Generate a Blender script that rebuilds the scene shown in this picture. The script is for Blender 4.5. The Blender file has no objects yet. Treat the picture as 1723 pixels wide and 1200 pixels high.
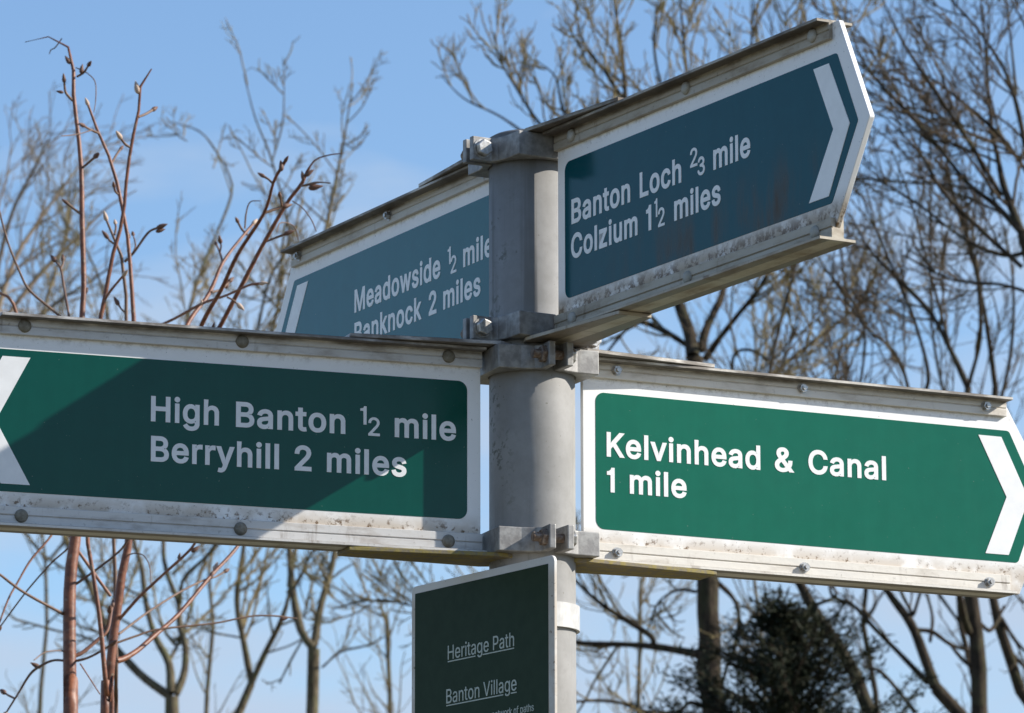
import bpy, bmesh, math, random, json
import numpy as np
from mathutils import Vector, Matrix

sc = bpy.context.scene
COL = sc.collection
# ------------------------------------------------------------------ camera
FPX, CAMY, CAMZ = 8582.8, -4.4224, 1.6          # focal length in px of a 1723 px wide frame
PITCH, ROLL, YAW = 0.2024, 0.0016, -0.0040
W0, H0 = 1723.0, 1200.0
cp, sp, cr, sr, cy, sy = (math.cos(PITCH), math.sin(PITCH), math.cos(ROLL), math.sin(ROLL), math.cos(YAW), math.sin(YAW))
xr = Vector((cy, -sy, 0)); yf = Vector((sy, cy, 0)); zu_ = Vector((0, 0, 1))
ur = -sp * yf + cp * zu_
FWD = cp * yf + sp * zu_
RIGHT = cr * xr - sr * ur
UP = sr * xr + cr * ur
CAMP = Vector((0, CAMY, CAMZ))
cd = bpy.data.cameras.new('camera'); cam = bpy.data.objects.new('camera', cd); COL.objects.link(cam)
m = Matrix.Identity(4)
for i in range(3):
    m[i][0] = RIGHT[i]; m[i][1] = UP[i]; m[i][2] = -FWD[i]; m[i][3] = CAMP[i]
cam.matrix_world = m
cd.sensor_width = 36.0; cd.lens = 36.0 * FPX / W0
cd.clip_start = 0.1; cd.clip_end = 6000
cd.dof.use_dof = True; cd.dof.focus_distance = 4.42; cd.dof.aperture_fstop = 42.0
sc.camera = cam

# ------------------------------------------------------------------ sky and sun
SUN_EL = math.radians(30.0)
SDIR = Vector((math.cos(SUN_EL), 0.0, math.sin(SUN_EL)))      # towards the sun: from the right, square to the view
world = bpy.data.worlds.new('World'); sc.world = world; world.use_nodes = True
wn, wl = world.node_tree.nodes, world.node_tree.links
wn.clear()
wo = wn.new('ShaderNodeOutputWorld'); bg = wn.new('ShaderNodeBackground'); sky = wn.new('ShaderNodeTexSky')
sky.sky_type = 'NISHITA'; sky.sun_disc = False
sky.sun_elevation = SUN_EL; sky.sun_rotation = math.radians(90)
sky.altitude = 100; sky.air_density = 1.0; sky.dust_density = 0.25; sky.ozone_density = 4.0
bg.inputs['Strength'].default_value = 0.12
# thin soft cloud, the same all over the sky
tc = wn.new('ShaderNodeTexCoord'); mp = wn.new('ShaderNodeMapping'); mp.inputs['Scale'].default_value = (3.0, 3.0, 9.0)
mp.inputs['Location'].default_value = (3.75, 1.8, 0.94)
nz = wn.new('ShaderNodeTexNoise'); nz.inputs['Scale'].default_value = 4.0; nz.inputs['Detail'].default_value = 5; nz.inputs['Roughness'].default_value = 0.5
rp = wn.new('ShaderNodeValToRGB'); rp.color_ramp.elements[0].position = 0.49; rp.color_ramp.elements[1].position = 0.78
rp.color_ramp.elements[1].color = (0.9, 0.9, 0.9, 1)
mx = wn.new('ShaderNodeMix'); mx.data_type = 'RGBA'; mx.inputs[7].default_value = (2.9, 3.5, 4.4, 1)
wl.new(tc.outputs['Generated'], mp.inputs['Vector']); wl.new(mp.outputs[0], nz.inputs['Vector'])
sx = wn.new('ShaderNodeSeparateXYZ'); mr0 = wn.new('ShaderNodeMapRange'); mr0.interpolation_type = 'SMOOTHSTEP'
for i_, x_ in enumerate((0.10, 0.32, 0.22, -0.10)): mr0.inputs[i_ + 1].default_value = x_      # cloud thickens towards the horizon all round
ad = wn.new('ShaderNodeMath'); ad.operation = 'ADD'
wl.new(tc.outputs['Generated'], sx.inputs[0]); wl.new(sx.outputs[2], mr0.inputs[0]); wl.new(nz.outputs['Fac'], ad.inputs[0]); wl.new(mr0.outputs[0], ad.inputs[1]); wl.new(ad.outputs[0], rp.inputs[0])
wl.new(rp.outputs[0], mx.inputs[0]); wl.new(sky.outputs[0], mx.inputs[6]); wl.new(mx.outputs[2], bg.inputs['Color'])
wl.new(bg.outputs[0], wo.inputs['Surface'])
sd = bpy.data.lights.new('sun', 'SUN'); sd.energy = 4.8; sd.angle = math.radians(0.5); sd.color = (1.0, 0.95, 0.87)
sun = bpy.data.objects.new('sun', sd); COL.objects.link(sun); sun.location = (6, 0, 8)
sun.rotation_euler = (-SDIR).to_track_quat('-Z', 'Y').to_euler()
sc.view_settings.view_transform = 'Standard'; sc.view_settings.look = 'None'
sc.view_settings.exposure = 0.61; sc.view_settings.gamma = 1.0; sc.view_settings.use_curve_mapping = False
sc.cycles.use_denoising = True
sc.cycles.max_bounces = 6

random.seed(7); RNG = np.random.default_rng(11)
def pix(x, y, Y):
    """point where the sight line through photograph pixel (x, y) meets the vertical plane y = Y"""
    d = FWD + RIGHT * ((x - W0 / 2) / FPX) + UP * ((H0 / 2 - y) / FPX)
    return CAMP + d * ((Y - CAMY) / d.y)

# ------------------------------------------------------------------ helpers
def setp(o, label=None, cat=None, group=None, kind=None):
    if label: o['label'] = label
    if cat: o['category'] = cat
    if group: o['group'] = group
    if kind: o['kind'] = kind
    return o
def empty(name, loc=(0, 0, 0), rz=0.0):
    o = bpy.data.objects.new(name, None); COL.objects.link(o); o.location = loc; o.rotation_euler = (0, 0, rz)
    o.empty_display_size = 0.1
    return o
def link(name, me, mat, parent=None):
    o = bpy.data.objects.new(name, me); COL.objects.link(o)
    if mat and not me.materials: me.materials.append(mat)
    if parent: o.parent = parent
    return o
def mesh(name, verts, faces, mat, parent=None, smooth=False, bevel=0.0, segs=2):
    me = bpy.data.meshes.new(name)
    me.from_pydata([tuple(v) for v in verts], [], [tuple(f) for f in faces])
    bm = bmesh.new(); bm.from_mesh(me)
    bmesh.ops.recalc_face_normals(bm, faces=bm.faces)
    if bevel > 0:
        ed = [e for e in bm.edges if len(e.link_faces) == 2 and e.calc_face_angle(0) > 0.5]
        bmesh.ops.bevel(bm, geom=ed, offset=bevel, segments=segs, affect='EDGES', profile=0.5, clamp_overlap=True)
    bm.to_mesh(me); bm.free()
    if smooth: me.polygons.foreach_set('use_smooth', [True] * len(me.polygons))
    return link(name, me, mat, parent)
def prism(poly, fn, a, b):
    """extrude 2-D polygon (u, v) between heights a and b; fn(u, v, w) gives the 3-D point"""
    n = len(poly)
    v = [fn(u, w, a) for u, w in poly] + [fn(u, w, b) for u, w in poly]
    f = [tuple(range(n))[::-1], tuple(range(n, 2 * n))] + [(i, (i + 1) % n, n + (i + 1) % n, n + i) for i in range(n)]
    return v, f
def rounded(pts, rad, k=6):
    """polygon with corner radii"""
    out = []; n = len(pts)
    for i in range(n):
        p = Vector(pts[i]); a = Vector(pts[i - 1]); b = Vector(pts[(i + 1) % n]); r = rad[i] if isinstance(rad, (list, tuple)) else rad
        if r <= 0: out.append((p.x, p.y)); continue
        da = (a - p).normalized(); db = (b - p).normalized()
        ang = da.angle(db); t = min(r / math.tan(ang / 2), 0.45 * (a - p).length, 0.45 * (b - p).length); r2 = t * math.tan(ang / 2)
        c = p + (da + db).normalized() * (r2 / math.sin(ang / 2))
        s = p + da * t - c; e = p + db * t - c
        a0 = math.atan2(s.y, s.x); a1 = math.atan2(e.y, e.x); d = (a1 - a0 + math.pi) % (2 * math.pi) - math.pi
        for j in range(k + 1):
            q = a0 + d * j / k; out.append((c.x + r2 * math.cos(q), c.y + r2 * math.sin(q)))
    return out
def lathe(prof, n, fn):
    """prof: list of (r, h); fn(x, y, h) -> 3-D"""
    v = []; f = []
    for r, h in prof:
        for i in range(n):
            q = 2 * math.pi * i / n; v.append(fn(r * math.cos(q), r * math.sin(q), h))
    for j in range(len(prof) - 1):
        for i in range(n):
            f.append((j * n + i, j * n + (i + 1) % n, (j + 1) * n + (i + 1) % n, (j + 1) * n + i))
    f.append(tuple(range(n))[::-1]); f.append(tuple(range((len(prof) - 1) * n, len(prof) * n)))
    return v, f

# ------------------------------------------------------------------ materials
class NT:
    def __init__(s, name):
        s.m = bpy.data.materials.new(name); s.m.use_nodes = True; s.t = s.m.node_tree; s.n = s.t.nodes; s.l = s.t.links
        s.b = s.n['Principled BSDF']; s._c = None
    def coord(s):
        if not s._c: s._c = s.n.new('ShaderNodeTexCoord').outputs['Object']
        return s._c
    def noise(s, scale, detail=4, rough=0.55, stretch=None, loc=None):
        v = s.coord()
        if stretch or loc:
            q = s.n.new('ShaderNodeMapping'); q.inputs['Scale'].default_value = stretch or (1, 1, 1); q.inputs['Location'].default_value = loc or (0, 0, 0)
            s.l.new(v, q.inputs[0]); v = q.outputs[0]
        k = s.n.new('ShaderNodeTexNoise'); k.inputs['Scale'].default_value = scale; k.inputs['Detail'].default_value = detail; k.inputs['Roughness'].default_value = rough
        s.l.new(v, k.inputs['Vector']); return k.outputs['Fac']
    def map(s, val, a, b, c=0.0, d=1.0, smooth=True):
        k = s.n.new('ShaderNodeMapRange'); k.interpolation_type = 'SMOOTHSTEP' if smooth else 'LINEAR'; k.clamp = True if hasattr(k, 'clamp') else None
        for i, x in enumerate((a, b, c, d)): k.inputs[i + 1].default_value = x
        s.l.new(val, k.inputs[0]); return k.outputs[0]
    def mul(s, a, b, op='MULTIPLY'):
        k = s.n.new('ShaderNodeMath'); k.operation = op; k.use_clamp = op == 'ADD'
        for i, x in enumerate((a, b)):
            if isinstance(x, (int, float)): k.inputs[i].default_value = x
            else: s.l.new(x, k.inputs[i])
        return k.outputs[0]
    def xyz(s, i):
        k = s.n.new('ShaderNodeSeparateXYZ'); s.l.new(s.coord(), k.inputs[0]); return k.outputs[i]
    def mix(s, fac, a, b):
        k = s.n.new('ShaderNodeMix'); k.data_type = 'RGBA'
        s.l.new(fac, k.inputs[0]) if not isinstance(fac, (int, float)) else setattr(k.inputs[0], 'default_value', fac)
        for i, x in ((6, a), (7, b)):
            if isinstance(x, tuple): k.inputs[i].default_value = (*x, 1)
            else: s.l.new(x, k.inputs[i])
        return k.outputs[2]
    def out(s, col, rough=0.5, metal=0.0, spec=0.5, bump=None, bstr=0.2, bdist=0.001):
        if isinstance(col, tuple): s.b.inputs['Base Color'].default_value = (*col, 1)
        else: s.l.new(col, s.b.inputs['Base Color'])
        if isinstance(rough, (int, float)): s.b.inputs['Roughness'].default_value = rough
        else: s.l.new(rough, s.b.inputs['Roughness'])
        s.b.inputs['Metallic'].default_value = metal; s.b.inputs['Specular IOR Level'].default_value = spec
        if bump is not None:
            k = s.n.new('ShaderNodeBump'); k.inputs['Strength'].default_value = bstr; k.inputs['Distance'].default_value = bdist
            s.l.new(bump, k.inputs['Height']); s.l.new(k.outputs[0], s.b.inputs['Normal'])
        return s.m
def mat_plate(name, grime, seed, white=(0.84, 0.83, 0.81)):
    k = NT(name); z = k.xyz(2)
    n1 = k.noise(160, 6, 0.7, loc=(seed, 0, seed)); n2 = k.noise(30, 4, 0.6, loc=(seed, 3, 0))
    low = k.map(z, -0.0115, -0.0005 + 0.004 * grime, 1, 0)                           # grime lies along the lower rail
    crust = k.mul(low, k.map(n1, 0.60 - 0.18 * grime, 0.70 - 0.13 * grime))
    haze = k.mul(k.map(z, -0.014, 0.002 + 0.012 * grime, 0.45 + 0.55 * grime, 0), k.map(n2, 0.28, 0.56))
    spots = k.map(k.noise(620, 2, 0.5, loc=(seed, 9, 1)), 0.725 - 0.025 * grime, 0.76)
    c = k.mix(k.map(n2, 0.3, 0.8, 0, 0.35), white, (0.77, 0.76, 0.74))
    c = k.mix(haze, c, (0.36, 0.26, 0.15)); c = k.mix(crust, c, (0.14, 0.082, 0.036)); c = k.mix(k.mul(spots, 0.8), c, (0.08, 0.075, 0.06))
    top = k.mul(k.map(z, 0.127, 0.136, 0, 0.5), k.map(n1, 0.45, 0.7)); c = k.mix(top, c, (0.30, 0.25, 0.20))
    return k.out(c, 0.42, 0, 0.4, bump=k.noise(900, 2), bstr=0.05, bdist=0.0005)
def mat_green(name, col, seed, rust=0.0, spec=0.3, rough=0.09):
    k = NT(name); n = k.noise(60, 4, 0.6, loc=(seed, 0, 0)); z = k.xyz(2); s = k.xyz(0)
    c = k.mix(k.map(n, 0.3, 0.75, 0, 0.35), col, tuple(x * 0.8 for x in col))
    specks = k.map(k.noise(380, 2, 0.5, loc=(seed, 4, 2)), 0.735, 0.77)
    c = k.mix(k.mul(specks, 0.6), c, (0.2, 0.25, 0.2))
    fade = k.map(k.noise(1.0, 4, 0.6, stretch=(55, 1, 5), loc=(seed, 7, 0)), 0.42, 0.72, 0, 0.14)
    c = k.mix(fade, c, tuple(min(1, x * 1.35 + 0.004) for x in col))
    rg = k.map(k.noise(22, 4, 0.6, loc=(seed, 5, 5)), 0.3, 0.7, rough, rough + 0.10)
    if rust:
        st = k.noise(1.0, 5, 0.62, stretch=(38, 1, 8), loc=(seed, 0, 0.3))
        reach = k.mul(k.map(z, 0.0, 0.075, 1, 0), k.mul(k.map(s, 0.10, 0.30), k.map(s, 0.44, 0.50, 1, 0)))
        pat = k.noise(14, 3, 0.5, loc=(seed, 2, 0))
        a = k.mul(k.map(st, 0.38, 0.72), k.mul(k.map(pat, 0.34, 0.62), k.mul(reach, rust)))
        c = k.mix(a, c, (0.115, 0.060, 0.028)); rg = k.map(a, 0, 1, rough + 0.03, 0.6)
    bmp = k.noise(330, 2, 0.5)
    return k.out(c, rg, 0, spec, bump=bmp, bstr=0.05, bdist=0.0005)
def mat_rail(name, base, dirt, seed):
    k = NT(name); n = k.noise(45, 6, 0.65, stretch=(0.5, 1, 1.6), loc=(seed, 1, 0)); n2 = k.noise(260, 4, 0.6, loc=(0, seed, 0))
    c = k.mix(k.map(n, 0.46, 0.78, 0, 0.8 * dirt), base, (0.20, 0.145, 0.095)); c = k.mix(k.map(n2, 0.62, 0.76, 0, 0.6 * dirt), c, (0.09, 0.07, 0.045))
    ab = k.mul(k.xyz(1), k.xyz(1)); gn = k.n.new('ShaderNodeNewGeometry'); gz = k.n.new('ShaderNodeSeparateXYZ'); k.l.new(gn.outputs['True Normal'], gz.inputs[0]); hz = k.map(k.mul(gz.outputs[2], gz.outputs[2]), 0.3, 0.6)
    fl_ = k.mul(hz, k.mul(k.map(ab, 0.000045, 0.00006), k.map(n, 0.25, 0.6, 0.9, 0.6)))          # flat flange faces: brown weathering plus shade put into the colour
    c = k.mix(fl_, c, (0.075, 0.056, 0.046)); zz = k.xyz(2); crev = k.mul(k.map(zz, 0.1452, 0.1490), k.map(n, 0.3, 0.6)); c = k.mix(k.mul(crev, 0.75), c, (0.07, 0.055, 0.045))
    run = k.map(k.noise(1.0, 5, 0.65, stretch=(60, 8, 14), loc=(seed, 3, 1)), 0.56, 0.72, 0, 0.8 * dirt); c = k.mix(run, c, (0.15, 0.095, 0.05))
    return k.out(c, k.map(n, 0.3, 0.7, 0.4, 0.65), 0.10, 0.4, bump=n2, bstr=0.25, bdist=0.0006)
def mat_simple(name, a, b, scale, rough=0.5, metal=0.0, spec=0.5, bstr=0.15, bd=0.001, lo=0.35, hi=0.7):
    k = NT(name); n = k.noise(scale, 5, 0.6); return k.out(k.mix(k.map(n, lo, hi), a, b), rough, metal, spec, bump=n, bstr=bstr, bdist=bd)
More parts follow.
